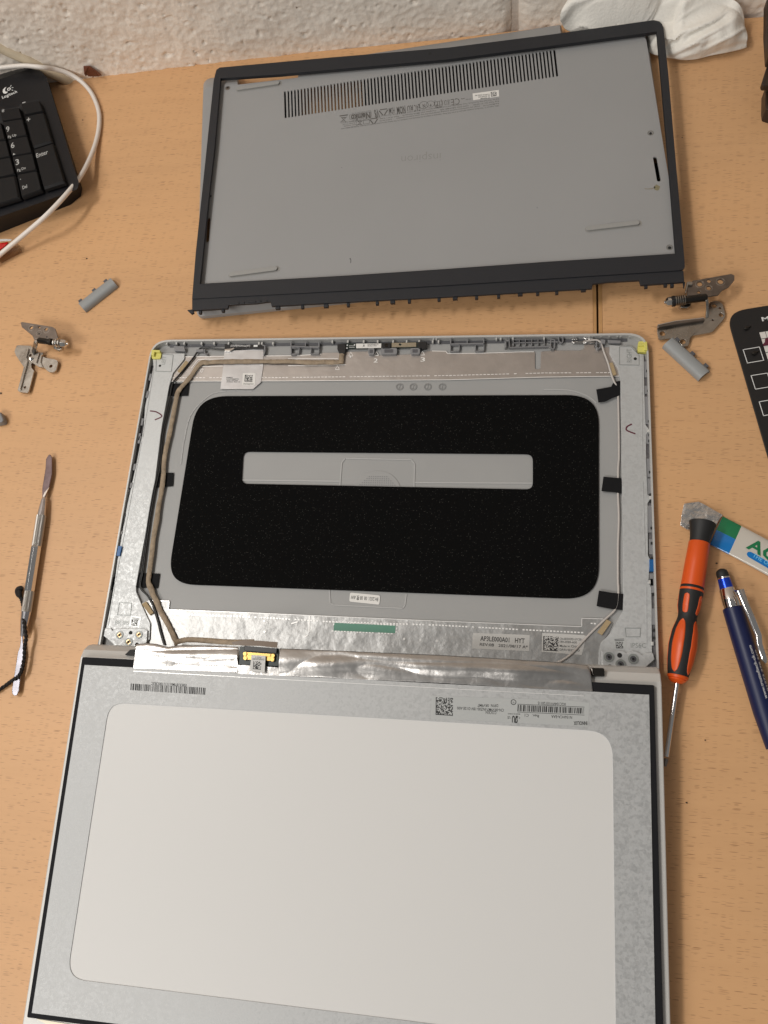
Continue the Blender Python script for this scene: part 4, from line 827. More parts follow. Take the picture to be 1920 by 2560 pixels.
def capsule(a, b, r, n=8):
    d = (b-a).normalized(); s_ = Vector((-d.y, d.x, 0)); out = []
    for k in range(n+1): t = -math.pi/2+math.pi*k/n; out.append(b+(d*math.cos(t)+s_*math.sin(t))*r)
    for k in range(n+1): t = math.pi/2+math.pi*k/n; out.append(a+(d*math.cos(t)+s_*math.sin(t))*r)
    return out
M_case2 = mat('case_surround', srgb(143, 141, 137), .5); M_casesh = mat('case_recess', srgb(120, 118, 114), .5); M_stain2 = mat('faint_stain', srgb(138, 134, 124), .35)
mk_case()

# ------------------------------------------------------------------ bezel
def mk_bezel():
    T = thing('screen_bezel', 'loose charcoal plastic screen bezel frame lying on the grey bottom cover', 'screen bezel', (25, 140, 17))
    Z = 19.2
    out = P(t1, Z, (1268, 1640), (1385, 520)) + P(t2, Z, (150, 480), (158, 452), (180, 437), (240, 432), (900, 372), (1659, 308)) + P(t3, Z, (700, 226), (1385, 130), (1420, 138), (1440, 156), (1449, 185), (1480, 480), (1545, 1244)) + P(t5, Z, (1535, 190), (1560, 470), (1586, 770), (1586, 798), (1572, 814), (1545, 819), (900, 860), (0, 918)) + P(t4, Z, (1200, 940), (0, 1003))
    inn = P(t2, Z, (185, 507), (565, 482), (1659, 385)) + P(t3, Z, (700, 300), (1404, 205), (1440, 600)) + P(t5, Z, (1478, 100), (1526, 712), (700, 765), (0, 815)) + P(t4, Z, (1000, 855), (50, 908), (94, 487), (110, 335), (146, 20))
    part('frame', M().slab(out, 1.9, holes=[inn]), M_bezel, T, bevel=.35)
    low = P(t4, Z-.7, (0, 1005), (1200, 943)) + P(t5, Z-.7, (0, 921), (900, 863), (1578, 820), (1584, 893), (1300, 914), (1292, 882), (1100, 892), (990, 905), (984, 936), (500, 963), (0, 992)) + P(t4, Z-.7, (1200, 1012), (515, 1050), (508, 1020), (420, 1032), (238, 1042), (232, 1065), (0, 1078))
    part('lower_flange', M().slab(low, 1.9), M_bezel, T, bevel=.3)
    part('inner_lip', M().slab([p-NZ*1.3 for p in inn_off(inn, -.1)], 1.4, holes=[inn_off(inn, .3)]), M_bezel, T)
    for f, x, y in [(t4, x, y) for x, y in ((52, 1088), (200, 1076), (555, 1058), (715, 1053), (868, 1046), (1012, 1040), (1200, 1029), (1300, 1020), (1408, 1016), (1600, 1004))] + [(t5, x, y) for x, y in ((98, 995), (237, 991), (380, 984), (520, 968), (633, 965), (757, 959), (930, 941), (1335, 920), (1462, 911), (1505, 913))]:
        c = U(*f(x, y), 17.2); wd = 3.4 if x in (520, 930, 868, 1300, 555, 98) else 2.2
        part('clip', M().box(c-NZ*1.0, wd, 2.6, 2.6, math.radians(2)), M_bezel, T, bevel=.3)
    # torn hinge notch on the left
    for x, y, l in ((290, 1034, 4), (330, 1030, 3), (390, 1026, 6), (440, 1022, 2.2), (480, 1020, 2)): part('broken_rib', M().box(U(*t4(x, y), 18), l, 1.4, 2.2, rnd.uniform(-.2, .3)), M_bezel, T, bevel=.2)
    c = U(*t3(1583, 905), 17); part('corner_hook', M().slab(P(t5, 17, (1575, 893), (1590, 893), (1584, 930), (1580, 930)), 2), M_bezel, T, bevel=.2); part('corner_hook', M().slab(P(t4, 17, (-32, 1075), (5, 1070), (12, 1092), (-5, 1100)), 2), M_bezel, T, bevel=.2)
    part('camera_hole', M().slab(circle(U(*t2(1543, 348), Z+.03), 1.3, 14), .1), M_hole, T); part('light_hole', M().slab(circle(U(*t2(1625, 342), Z+.03), .35, 8), .1), M_hole, T)
    return T
def inn_off(pts, d):
    n = len(pts); c = sum(pts, Vector())/n; out = []
    for i, p in enumerate(pts):
        a, b = (pts[i]-pts[i-1]).normalized(), (pts[(i+1) % n]-pts[i]).normalized(); na, nb = Vector((a.y, -a.x, 0)), Vector((b.y, -b.x, 0)); m = (na+nb).normalized()
        if m.dot(c-p) < 0: m = -m
        out.append(p+m*d)
    return out
mk_bezel()

# ------------------------------------------------------------------ keyboard
def mk_keyboard():
    T = thing('keyboard', 'black computer keyboard corner with number keys at the left edge, under a white cable', 'keyboard', (-340, 170, 0))
    top = P(t1, 20, (-420, 640), (0, 512), (190, 447), (265, 460), (300, 500), (330, 590), (470, 1060), (512, 1185)) + P(t1, 19, (500, 1225), (440, 1250), (0, 1405), (-420, 1560))
    bot = P(t1, 4, (-420, 640), (0, 530), (200, 470), (270, 485), (312, 530), (340, 620), (490, 1090), (528, 1215)) + P(t1, 2, (520, 1265), (450, 1320), (0, 1500), (-420, 1660))
    mid = [b.lerp(t, .75)+Vector(((b-t).x*.35, (b-t).y*.35, 0)) for b, t in zip(bot, top)]
    m = M().loft([[p-NZ*2 for p in bot], bot, mid, top], True, True, False); m.sheet(top)
    part('case', m, M_kb, T, smooth=50, bevel=1.0, seg=3)
    # rounded wrist edge along the front
    part('front_edge', M().tube([U(*t1(-420, 1500), 15), U(*t1(0, 1352), 15), U(*t1(430, 1222), 15)], [6.5, 6.5, 5], 16, .8), M_kb, T, smooth=60)
    well = P(fkb, 20.3, (-250, 430), (-60, 470), (10, 380), (240, 335), (250, 300), (490, 245), (820, 1285), (545, 1385), (260, 1495), (-300, 1640))
    part('key_well', M().slab(well, .5), M_sink, T)
    def key(a, b, c, d, legs, h=5.2, lip=True):      # corners TL TR BR BL in zoom pixels
        q = P(fkb, 24.5, a, b, c, d); cen = sum(q, Vector())/4
        base = [Vector((p.x, p.y, 20.6))+(p-cen).normalized()*.5*0 for p in q]; up_ = [cen+(p-cen)*.90+Vector((0, 0, 0)) for p in q]
        base = rounded(base, 1.2, 3); tp_ = rounded(up_, 1.6, 3); md = [Vector((b_.x, b_.y, 22.6)).lerp(t_, .25) for b_, t_ in zip(base, tp_)]
        m = M().loft([base, md, tp_], True, True, False); m.sheet(tp_)
        k = part('key', m, M_key, T, smooth=30, bevel=.3)
        if legs:
            e = M()
            for s_, p0, p1, hh in legs:
                if s_ == '>': q3 = P(fkb, 24.56, *p0); e.add(q3, [(0, 1, 2)])
                else: text(e, s_, U(*fkb(*p0), 24.56), U(*fkb(*p1), 24.56), hh, bold=.012)
            part('legend', e, M_legend, k, kind='stuff')
    key((250, 300), (492, 248), (545, 392), (298, 440), [('-', (283, 310), (322, 298), 6)])
    key((300, 442), (547, 394), (660, 775), (412, 852), [('+', (336, 534), (382, 522), 5.4)])
    key((415, 856), (660, 778), (818, 1285), (545, 1372), [('Enter', (460, 978), (606, 926), 4.4)])
    key((-20, 385), (240, 335), (285, 478), (22, 520), [('*', (22, 440), (54, 432), 6)])
    key((22, 522), (285, 480), (345, 695), (88, 745), [('9', (82, 655), (124, 640), 5.6), ('Pg Up', (102, 732), (206, 700), 2.5)])
    key((90, 747), (345, 697), (408, 912), (140, 960), [('6', (140, 860), (185, 845), 5.6), ('>', ((165, 920), (196, 932), (164, 946)), None, 0)])
    key((142, 962), (410, 914), (465, 1130), (200, 1182), [('3', (200, 1070), (244, 1055), 5.6), ('Pg Dn', (220, 1152), (324, 1116), 2.5)])
    key((202, 1184), (467, 1132), (530, 1380), (265, 1475), [('.', (252, 1254), (262, 1251), 5), ('Del', (286, 1374), (344, 1352), 3.4)])
    key((-240, 560), (12, 522), (72, 745), (-190, 800), None); key((-185, 800), (78, 748), (132, 962), (-130, 1010), None); key((-130, 1012), (134, 965), (192, 1182), (-70, 1240), None)
    key((-330, 1290), (195, 1188), (255, 1478), (-270, 1640), None)
    e = M(); text(e, 'Logitech', U(*fkb(30, 236), 20.1), U(*fkb(216, 158), 20.1), 3.2, bold=.01)
    # the round mark over the name
    c = U(*fkb(80, 132), 20.12); o1 = [U(*fkb(x, y), 20.12) for x, y in ((82, 86), (60, 96), (38, 120), (34, 148), (44, 168), (66, 172), (92, 160), (96, 142), (78, 148), (64, 138), (62, 118), (70, 100))]; e.slab(o1, .04)
    c = U(*fkb(112, 114), 20.12); e.slab(circle(c, 1.7, 14), .04, holes=[circle(c, .9, 14)])
    for a, b in (((128, 84), (142, 66)), ((146, 98), (168, 94)), ((146, 124), (164, 132))): e.bar(U(*fkb(*a), 20.14), U(*fkb(*b), 20.14), .5, .04)
    part('logo', e, M_white, T, kind='stuff')
    return T
mk_keyboard()

# ------------------------------------------------------------------ cables by the keyboard
wc = M().tube(spline([U(*t1(-160, 470), 26), U(*t1(0, 440), 27), U(*t1(150, 426), 27), U(*t1(270, 436), 25), U(*t1(350, 447), 18), U(*t1(430, 470), 12), U(*t1(500, 508), 7), U(*t1(560, 560), 3.5), U(*t1(605, 625), 2), U(*t1(637, 710), 2), U(*t1(644, 790), 2), U(*t1(630, 890), 2.5), U(*t1(590, 1010), 6), U(*t1(520, 1145), 14), U(*t1(420, 1270), 21), U(*t1(300, 1395), 21), U(*t1(180, 1500), 15), U(*t1(60, 1600), 10), U(*t1(-60, 1700), 6)], 8), 1.9, 12)
tag(part('white_cable', wc, M_cablew, smooth=60, loc=tuple(U(*t1(644, 790), 0))), 'thin white cable looping over the keyboard corner onto the wooden desk', 'cable')
cc_ = M().tube(spline([UY(*t1(-200, 180), 262), UY(*t1(0, 303), 262), UY(*t1(160, 380), 262), UY(*t1(300, 455), 262), UY(*t1(420, 512), 263), UY(*t1(520, 570), 264)], 8), 4.6, 14)
tag(part('thick_cable', cc_, M_cablec, smooth=60, loc=tuple(UY(*t1(300, 455), 262))), 'thick cream cable running down along the block wall behind the keyboard', 'cable')

# ------------------------------------------------------------------ small scraps
e = M(); q = [UY(*t1(540, 430), 264), UY(*t1(575, 428), 263), UY(*t1(620, 458), 262), UY(*t1(658, 490), 260), U(*t1(640, 497), 0.3), U(*t1(560, 503), 0.3), UY(*t1(545, 480), 262)]
e.slab(q, 1.0, Vector((0, -1, .2)).normalized()); tag(part('wood_chip', e, M_brown, bevel=.3, loc=tuple(U(*t1(600, 500), 0))), 'small reddish brown chip leaning on the foot of the block wall', 'wood chip')
T = thing('red_packet', 'red packet with clear film poking out under the white cable', 'packet', tuple(U(*t1(10, 1610), 0)))
ra = reg(0, 580, 13.825)
part('red_sheet', M().slab(P(ra, 9, (-500, 480), (-60, 390), (0, 380), (250, 335), (285, 350), (200, 450), (0, 610), (-500, 900)), 1), M_red, T, bevel=.3)
part('clear_edge', M().slab(P(ra, 11, (-300, 250), (0, 240), (180, 235), (400, 250), (380, 300), (150, 310), (0, 320), (-300, 330)), .5), M_label, T, bevel=.2)
part('film_window', M().slab(P(ra, 6, (300, 560), (540, 400), (590, 370), (655, 560), (600, 600), (300, 750), (-100, 960), (-200, 800)), 5), M_clearf, T, bevel=.3)
tag(part('grey_scrap', M().slab(P(fq, 6, (-60, 1600), (2, 1618), (18, 1650), (38, 1700), (15, 1722), (-60, 1735)), 6), M_plas, bevel=1.0, loc=tuple(U(*fq(0, 1660), 0))), 'small grey plastic piece cut off by the left edge of the picture', 'plastic piece')
for i, (f, x, y, r) in enumerate(((t1, 535, 776, .5), (fq, 897, 25, .6), (fk, 950, 1150, .6), (fo, 1132, 277, .6), (fl, 720, 1460, .5), (fq, 5, 1422, .9), (t3, 1570, 890, .4))):
    c = U(*f(x, y), r*.8); pts = [c+Vector((math.cos(k)*r*(1+.3*math.sin(i+k*2)), math.sin(k)*r*.7, 0)) for k in [j*.9 for j in range(7)]]
    tag(part('crumb', M().slab(pts, r*.8), M_brownd, loc=tuple(c)), ('tiny dark crumb on the desk inside the loop of the white cable', 'tiny dark crumb on the desk above the left grey hinge cover', 'tiny dark crumb between the screwdriver and the glue tube', 'tiny black crumb on the desk right of the laptop base', 'tiny dark crumb on the desk between the screwdriver and the pen', 'dark crumb at the left edge above the grey plastic piece', 'tiny dark crumb on the desk right of the bezel')[i], 'crumb', 'crumbs scattered on the desk')

# ------------------------------------------------------------------ hinges
def mk_hinge_left():
    T = thing('hinge', 'left steel laptop hinge with a forked flat bracket, lying below the grey cover piece', 'hinge', tuple(U(*fq(370, 1050), 0)), 'laptop hinges')
    c = lambda x, y, r, z: circle(U(*fq(x, y), z), r, 14)
    a = part('upper_plate', M().slab(P(fq, 13, (212, 690), (232, 683), (540, 733), (572, 752), (606, 860), (420, 853), (352, 866), (335, 825), (225, 735)), 1.1, holes=[c(325, 742, 1.25, 13), c(407, 738, .8, 13), c(480, 757, 1.25, 13)]), M_steeld, T, bevel=.25)
    for x, y in ((325, 745), (480, 770), (405, 800)):
        cc = U(*fq(x, y), 13.12); part('pressed_ring', M().slab(circle(cc, 2.5, 18), .15, holes=[circle(cc, 2.2, 18)]), M_steel, a)
    for x, y, r in ((405, 806, .7), (485, 838, .6)): part('plate_hole', M().slab(c(x, y, r, 13.1), .1), M_hole, a)
    part('shaft', M().lathe(U(*fq(395, 875), 12), U(*fq(735, 915), 12), ((0, 1.6), (1, 2.3), (9.5, 2.3), (9.6, 2.6), (12, 2.6)), 16), M_shaft, T, smooth=40)
    for k, (t, r) in enumerate(((560, 3.1), (585, 3.4), (612, 3.2))):
        p = U(*fq(t, 900), 12); part('spring_washer', M().lathe(p, U(*fq(735, 915), 12), ((0, r-.4), (.3, r), (1.1, r), (1.4, r-.4)), 18), M_steelb if k % 2 else M_steel, T, smooth=40)
    p = U(*fq(632, 905), 12); part('lock_nut', M().lathe(p, U(*fq(735, 915), 12), ((0, 2.9), (.8, 3.2), (3.2, 3.1), (4.6, 2.3), (4.6, 1.2), (6.2, 1.1)), 6), M_steelb, T, bevel=.2)
    part('shaft_block', M().slab(P(fq, 9, (548, 905), (650, 915), (640, 960), (600, 975), (552, 955)), 3), M_steel, T, bevel=.5)
    part('upright', M().loft([P(fq, 12.5, (350, 880), (375, 866), (402, 872), (372, 905)), P(fq, 9, (338, 940), (362, 930), (395, 920), (375, 950)), P(fq, 3, (325, 985), (350, 1035), (360, 1010), (372, 990)), P(fq, 1.5, (320, 1020), (345, 1085), (375, 1090), (378, 1010))], True, True, True), M_steel, T, bevel=.2, smooth=40)
    lo = part('lower_plate', M().slab(P(fq, 3.2, (150, 988), (172, 930), (192, 924), (318, 932), (345, 960), (395, 995), (445, 1003), (442, 1040), (470, 1055), (560, 1070), (592, 1082), (600, 1110), (582, 1182), (560, 1203), (520, 1205), (490, 1190), (460, 1158), (400, 1148), (340, 1110), (322, 1115), (325, 1160), (352, 1190), (300, 1395), (285, 1420), (200, 1408), (183, 1390), (232, 1210), (246, 1150), (165, 1030)), 1.3, holes=[c(527, 1143, 1.35, 3.2), c(315, 1030, 1.1, 3.2), c(258, 1362, 1.0, 3.2)]), M_steel, T, bevel=.3)
    f1 = P(fq, 4.6, (293, 955), (268, 1050), (282, 1090), (205, 1385)); e = M(); [e.bar(f1[i], f1[i+1], .55, 1.4) for i in range(3)]; part('folded_edge', e, M_steelb, lo, bevel=.15)
    f2 = P(fq, 4.4, (405, 1000), (372, 1110)); e = M().bar(f2[0], f2[1], .6, 1.2); q = P(fq, 4.4, (430, 1020), (418, 1100), (440, 1150)); [e.bar(q[i], q[i+1], .5, 1.2) for i in range(2)]; part('folded_edge', e, M_steelb, lo, bevel=.15)
    part('rivet', M().lathe(U(*fq(330, 1070), 3), U(*fq(330, 1070), 6), ((0, 1.6), (.9, 1.6), (1.3, 1.0)), 12), M_steelb, lo, smooth=40)
mk_hinge_left()
def mk_hinge_right():
    T = thing('hinge', 'right steel laptop hinge with a long cranked bracket, lying beside the bezel corner', 'hinge', tuple(U(*fr(880, 700), 0)), 'laptop hinges')
    c = lambda x, y, r, z: circle(U(*fr(x, y), z), r, 14)
    a = part('upper_plate', M().slab(P(fr, 13, (852, 375), (1212, 311), (1240, 325), (1240, 368), (1185, 435), (1125, 465), (1092, 506), (960, 527), (800, 512), (806, 402), (850, 406)), 1.1, holes=[c(920, 405, 1.7, 13), c(1005, 378, 1.2, 13), c(1111, 383, 1.8, 13), c(1003, 443, 1.5, 13), c(912, 481, 1.0, 13)]), M_steeld, T, bevel=.25)
    for x, y, r in ((920, 405, 2.9), (1111, 383, 3.0), (1003, 443, 2.4)):
        cc = U(*fr(x, y), 13.12); part('pressed_ring', M().slab(circle(cc, r, 18), .15, holes=[circle(cc, r-.3, 18)]), M_steel, a)
    part('folded_tab', M().slab(P(fr, 15, (800, 385), (835, 380), (860, 392), (850, 415), (815, 410), (800, 470), (790, 500), (785, 480)), 2), M_steel, T, bevel=.4)
    part('shaft', M().lathe(U(*fr(985, 528), 11), U(*fr(600, 575), 11), ((0, 2.2), (.8, 2.7), (15, 2.7), (15.1, 2.4), (19, 2.4)), 16), M_shaft, T, smooth=40)
    for k, x in enumerate((782, 762, 742, 722, 702)):
        p = U(*fr(x, 551+(782-x)*.12), 11); part('spring_washer', M().lathe(p, U(*fr(600, 575), 11), ((0, 3.0), (.25, 3.5), (.9, 3.5), (1.1, 3.0)), 18), M_steel, T, smooth=40)
    p = U(*fr(690, 563), 11); part('black_washer', M().lathe(p, U(*fr(600, 575), 11), ((0, 3.4), (.2, 3.7), (1.9, 3.7), (2.1, 3.4)), 18), M_black, T, smooth=40)
    p = U(*fr(660, 567), 11); part('lock_nut', M().lathe(p, U(*fr(600, 575), 11), ((0, 3.2), (.6, 3.4), (2.6, 3.3), (4.0, 2.2), (4.0, 1.3), (5.0, 1.2)), 6), M_steelb, T, bevel=.2)
    part('shaft_block', M().slab(P(fr, 8, (725, 590), (845, 575), (835, 610), (800, 625), (745, 622)), 4), M_steel, T, bevel=.8)
    part('upright', M().loft([P(fr, 12, (962, 500), (990, 508), (998, 545), (975, 560)), P(fr, 9, (972, 560), (1000, 548), (1003, 600), (978, 610)), P(fr, 5, (980, 620), (1003, 615), (1003, 680), (978, 672)), P(fr, 3.2, (968, 700), (1004, 680), (1000, 710), (975, 722))], True, True, True), M_steel, T, bevel=.2, smooth=40)
    lo = part('lower_plate', M().slab(P(fr, 3, (1002, 590), (1015, 570), (1075, 559), (1105, 568), (1130, 592), (1155, 680), (1152, 710), (1138, 732), (1040, 842), (1010, 855), (860, 880), (838, 895), (826, 920), (824, 950), (808, 975), (780, 983), (758, 978), (738, 945), (715, 925), (650, 908), (560, 920), (540, 912), (528, 850), (525, 790), (540, 780), (960, 722), (1000, 700)), 1.3, holes=[c(577, 862, 1.85, 3), c(765, 936, 1.85, 3), c(1053, 606, 1.7, 3), c(1117, 690, 1.5, 3), c(1106, 628, .75, 3), c(1039, 738, .7, 3)]), M_steel, T, bevel=.3)
    e = M().slab(P(fr, 5.6, (528, 788), (560, 780), (700, 745), (962, 718), (968, 738), (800, 762), (640, 790), (532, 808)), 3.2); part('folded_edge', e, M_steeld, lo, bevel=.5)
    e = M(); q = P(fr, 5.7, (532, 782), (700, 745), (960, 716)); [e.bar(q[i], q[i+1], .6, .3) for i in range(2)]; part('folded_rim', e, M_steelb, lo)
mk_hinge_right()

# ------------------------------------------------------------------ hinge covers
def cover(f, a, b, wd, clipside, label, h=5.0):
    A, B = U(*f(*a), 0), U(*f(*b), 0); d = (B-A).normalized(); s_ = Vector((-d.y, d.x, 0)); L = (B-A).length
    T = thing('hinge_cover', label, 'hinge cover', tuple((A+B)/2), 'grey hinge covers')
    prof = [(-wd/2, .3), (-wd/2, h*.45), (-wd*.42, h*.78), (-wd*.28, h*.96), (0, h), (wd*.28, h*.96), (wd*.42, h*.8), (wd/2, h*.5), (wd/2, .3)]
    inner = [(x*.86, max(.3, z-.9) if 0 < i < 8 else .3) for i, (x, z) in enumerate(prof)][::-1]
    rings = [[A+d*t+s_*x+NZ*z for x, z in prof+inner] for t in (0, L*.33, L*.66, L)]
    part('shell', M().loft(rings, True, True, True), M_cover, T, smooth=35, bevel=.2)
    part('end_wall', M().slab([B-d*1.2+s_*(-wd*.4)+NZ*h*.8, B-d*1.2+s_*(wd*.4)+NZ*h*.8, B-d*.6+s_*(wd*.4)+NZ*h*.8, B-d*.6+s_*(-wd*.4)+NZ*h*.8], h*.7), M_plasd, T)
    for t in (.08, .5, .86):
        p = A+d*L*t+s_*(wd/2+.9)*clipside; part('catch', M().box(p+NZ*2.2, 3.2, 2.2, 2.6, math.atan2(d.y, d.x)), M_plasd, T, bevel=.3)
    return T
M_cover = mat('hinge_cover_grey', srgb(146, 148, 148), .5)
cover(fq, (865, 552), (1198, 290), 9.5, 1, 'grey half-round hinge cover lying alone on the left of the desk')
T2 = cover(fr, (620, 960), (955, 1268), 9.8, 1, 'grey half-round hinge cover touching the bracket of the right hinge', 5.5)

# ------------------------------------------------------------------ spudger and cord
def mk_spudger():
    T = thing('metal_spudger', 'double-ended metal spatula tool with knurled grips lying left of the laptop', 'spudger', tuple(U(*fs(260, 1100), 0)))
    A, B = U(*fs(345, 545), 4.2), U(*fs(178, 1615), 4.2); L = (B-A).length
    at_ = lambda y: (U(*fs(345+(178-345)*(y-545)/(1615-545), y), 4.2)-A).dot((B-A).normalized())
    def seg(name, y0, y1, prof, m, n=8, bev=.2): part(name, M().lathe(A, B, [(at_(y0)+(at_(y1)-at_(y0))*t, r) for t, r in prof], n), m, T, bevel=bev)
    seg('neck', 515, 662, ((0, 1.1), (.12, 1.8), (.5, 2.4), (1, 3.1)), M_chromed, 16, 0)
    seg('barrel', 905, 1262, ((0, 3.4), (.02, 3.6), (.98, 3.6), (1, 3.4)), M_chrome, 8)
    seg('neck', 1425, 1612, ((0, 3.5), (.4, 3.0), (1, 1.6)), M_chromed, 16, 0)
    def knurl(y0, y1, r0):
        a, b = at_(y0), at_(y1); n = 36; k = int((b-a)/.42); d = (B-A).normalized(); ax = d.orthogonal().normalized(); ay = d.cross(ax); rings = []
        for i in range(k+1):
            t = a+(b-a)*i/k; rings.append([A+d*t+(ax*math.cos(w_)+ay*math.sin(w_))*(r0+(.22 if (i+j) % 2 else -.12)) for j in range(n) for w_ in [2*math.pi*j/n]])
        part('knurled_grip', M().loft(rings, True, True, True), M_knurl, T)
    knurl(662, 905, 3.25); knurl(1262, 1425, 3.25)
    b1 = P(fs, 3.6, (395, 175), (410, 200), (411, 330), (388, 435), (372, 460), (352, 548), (332, 548), (333, 440), (358, 290), (362, 215), (378, 185))
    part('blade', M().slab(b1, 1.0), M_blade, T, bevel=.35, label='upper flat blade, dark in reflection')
    part('blade_bevel', M().slab(P(fs, 4.1, (388, 436), (374, 462), (346, 522), (334, 520), (350, 480)), .5), M_chrome, T)
    b2 = P(fs, 3.6, (176, 1600), (182, 1700), (190, 1760), (165, 1900), (150, 2040), (135, 2078), (112, 2084), (95, 2068), (92, 2040), (115, 1900), (140, 1740), (158, 1690), (165, 1605))
    part('blade', M().slab(b2, 1.0), M_blade2, T, bevel=.35, label='lower rounded blade under the black cord')
M_blade = mat('dark_blade', (.22, .17, .18), .18, 1.0, vary=.2, vscale=120); M_blade2 = mat('bright_blade', (.30, .29, .32), .25, 1.0, vary=.2, vscale=120)  # the upper blade's dark reflection is put into its base colour
mk_spudger()
path = spline([U(*fs(172, 1248), 2), U(*fs(150, 1238), 2.5), U(*fs(140, 1262), 2.5), U(*fs(152, 1290), 2), U(*fs(172, 1325), 2.2), U(*fs(184, 1380), 3), U(*fs(186, 1450), 5.5), U(*fs(194, 1530), 8), U(*fs(205, 1620), 7), U(*fs(196, 1700), 6), U(*fs(190, 1790), 5.5), U(*fs(175, 1870), 5.5), U(*fs(150, 1925), 5.3), U(*fs(95, 1965), 3.0), U(*fs(40, 2005), 2.0), U(*fs(-40, 2060), 2)], 16)
T = thing('twisted_cord', 'black twisted cord with a frayed knot lying across the metal spatula tool', 'cord', tuple(U(*fs(180, 1600), 0)))
for ph in (0, math.pi):
    pts = []
    for i, p in enumerate(path):
        d = (path[min(i+1, len(path)-1)]-path[max(i-1, 0)]).normalized(); sx = d.cross(NZ).normalized(); up_ = sx.cross(d); a = i*.5+ph
        pts.append(p+(sx*math.cos(a)+up_*math.sin(a))*.6)
    part('strand', M().tube(pts, [.8+.22*noise.noise(p*.4) for p in pts], 8), M_cord, T, smooth=60)
kn = M(); pts = [U(*fs(x, y), z) for x, y, z in ((178, 1240, 2), (160, 1230, 3.2), (140, 1240, 3), (134, 1262, 2.6), (142, 1286, 2.8), (158, 1294, 2.4), (156, 1268, 3.4), (150, 1250, 3.8))]
part('knot', kn.tube(spline(pts, 5), 1.45, 8), M_cord, T, smooth=60)

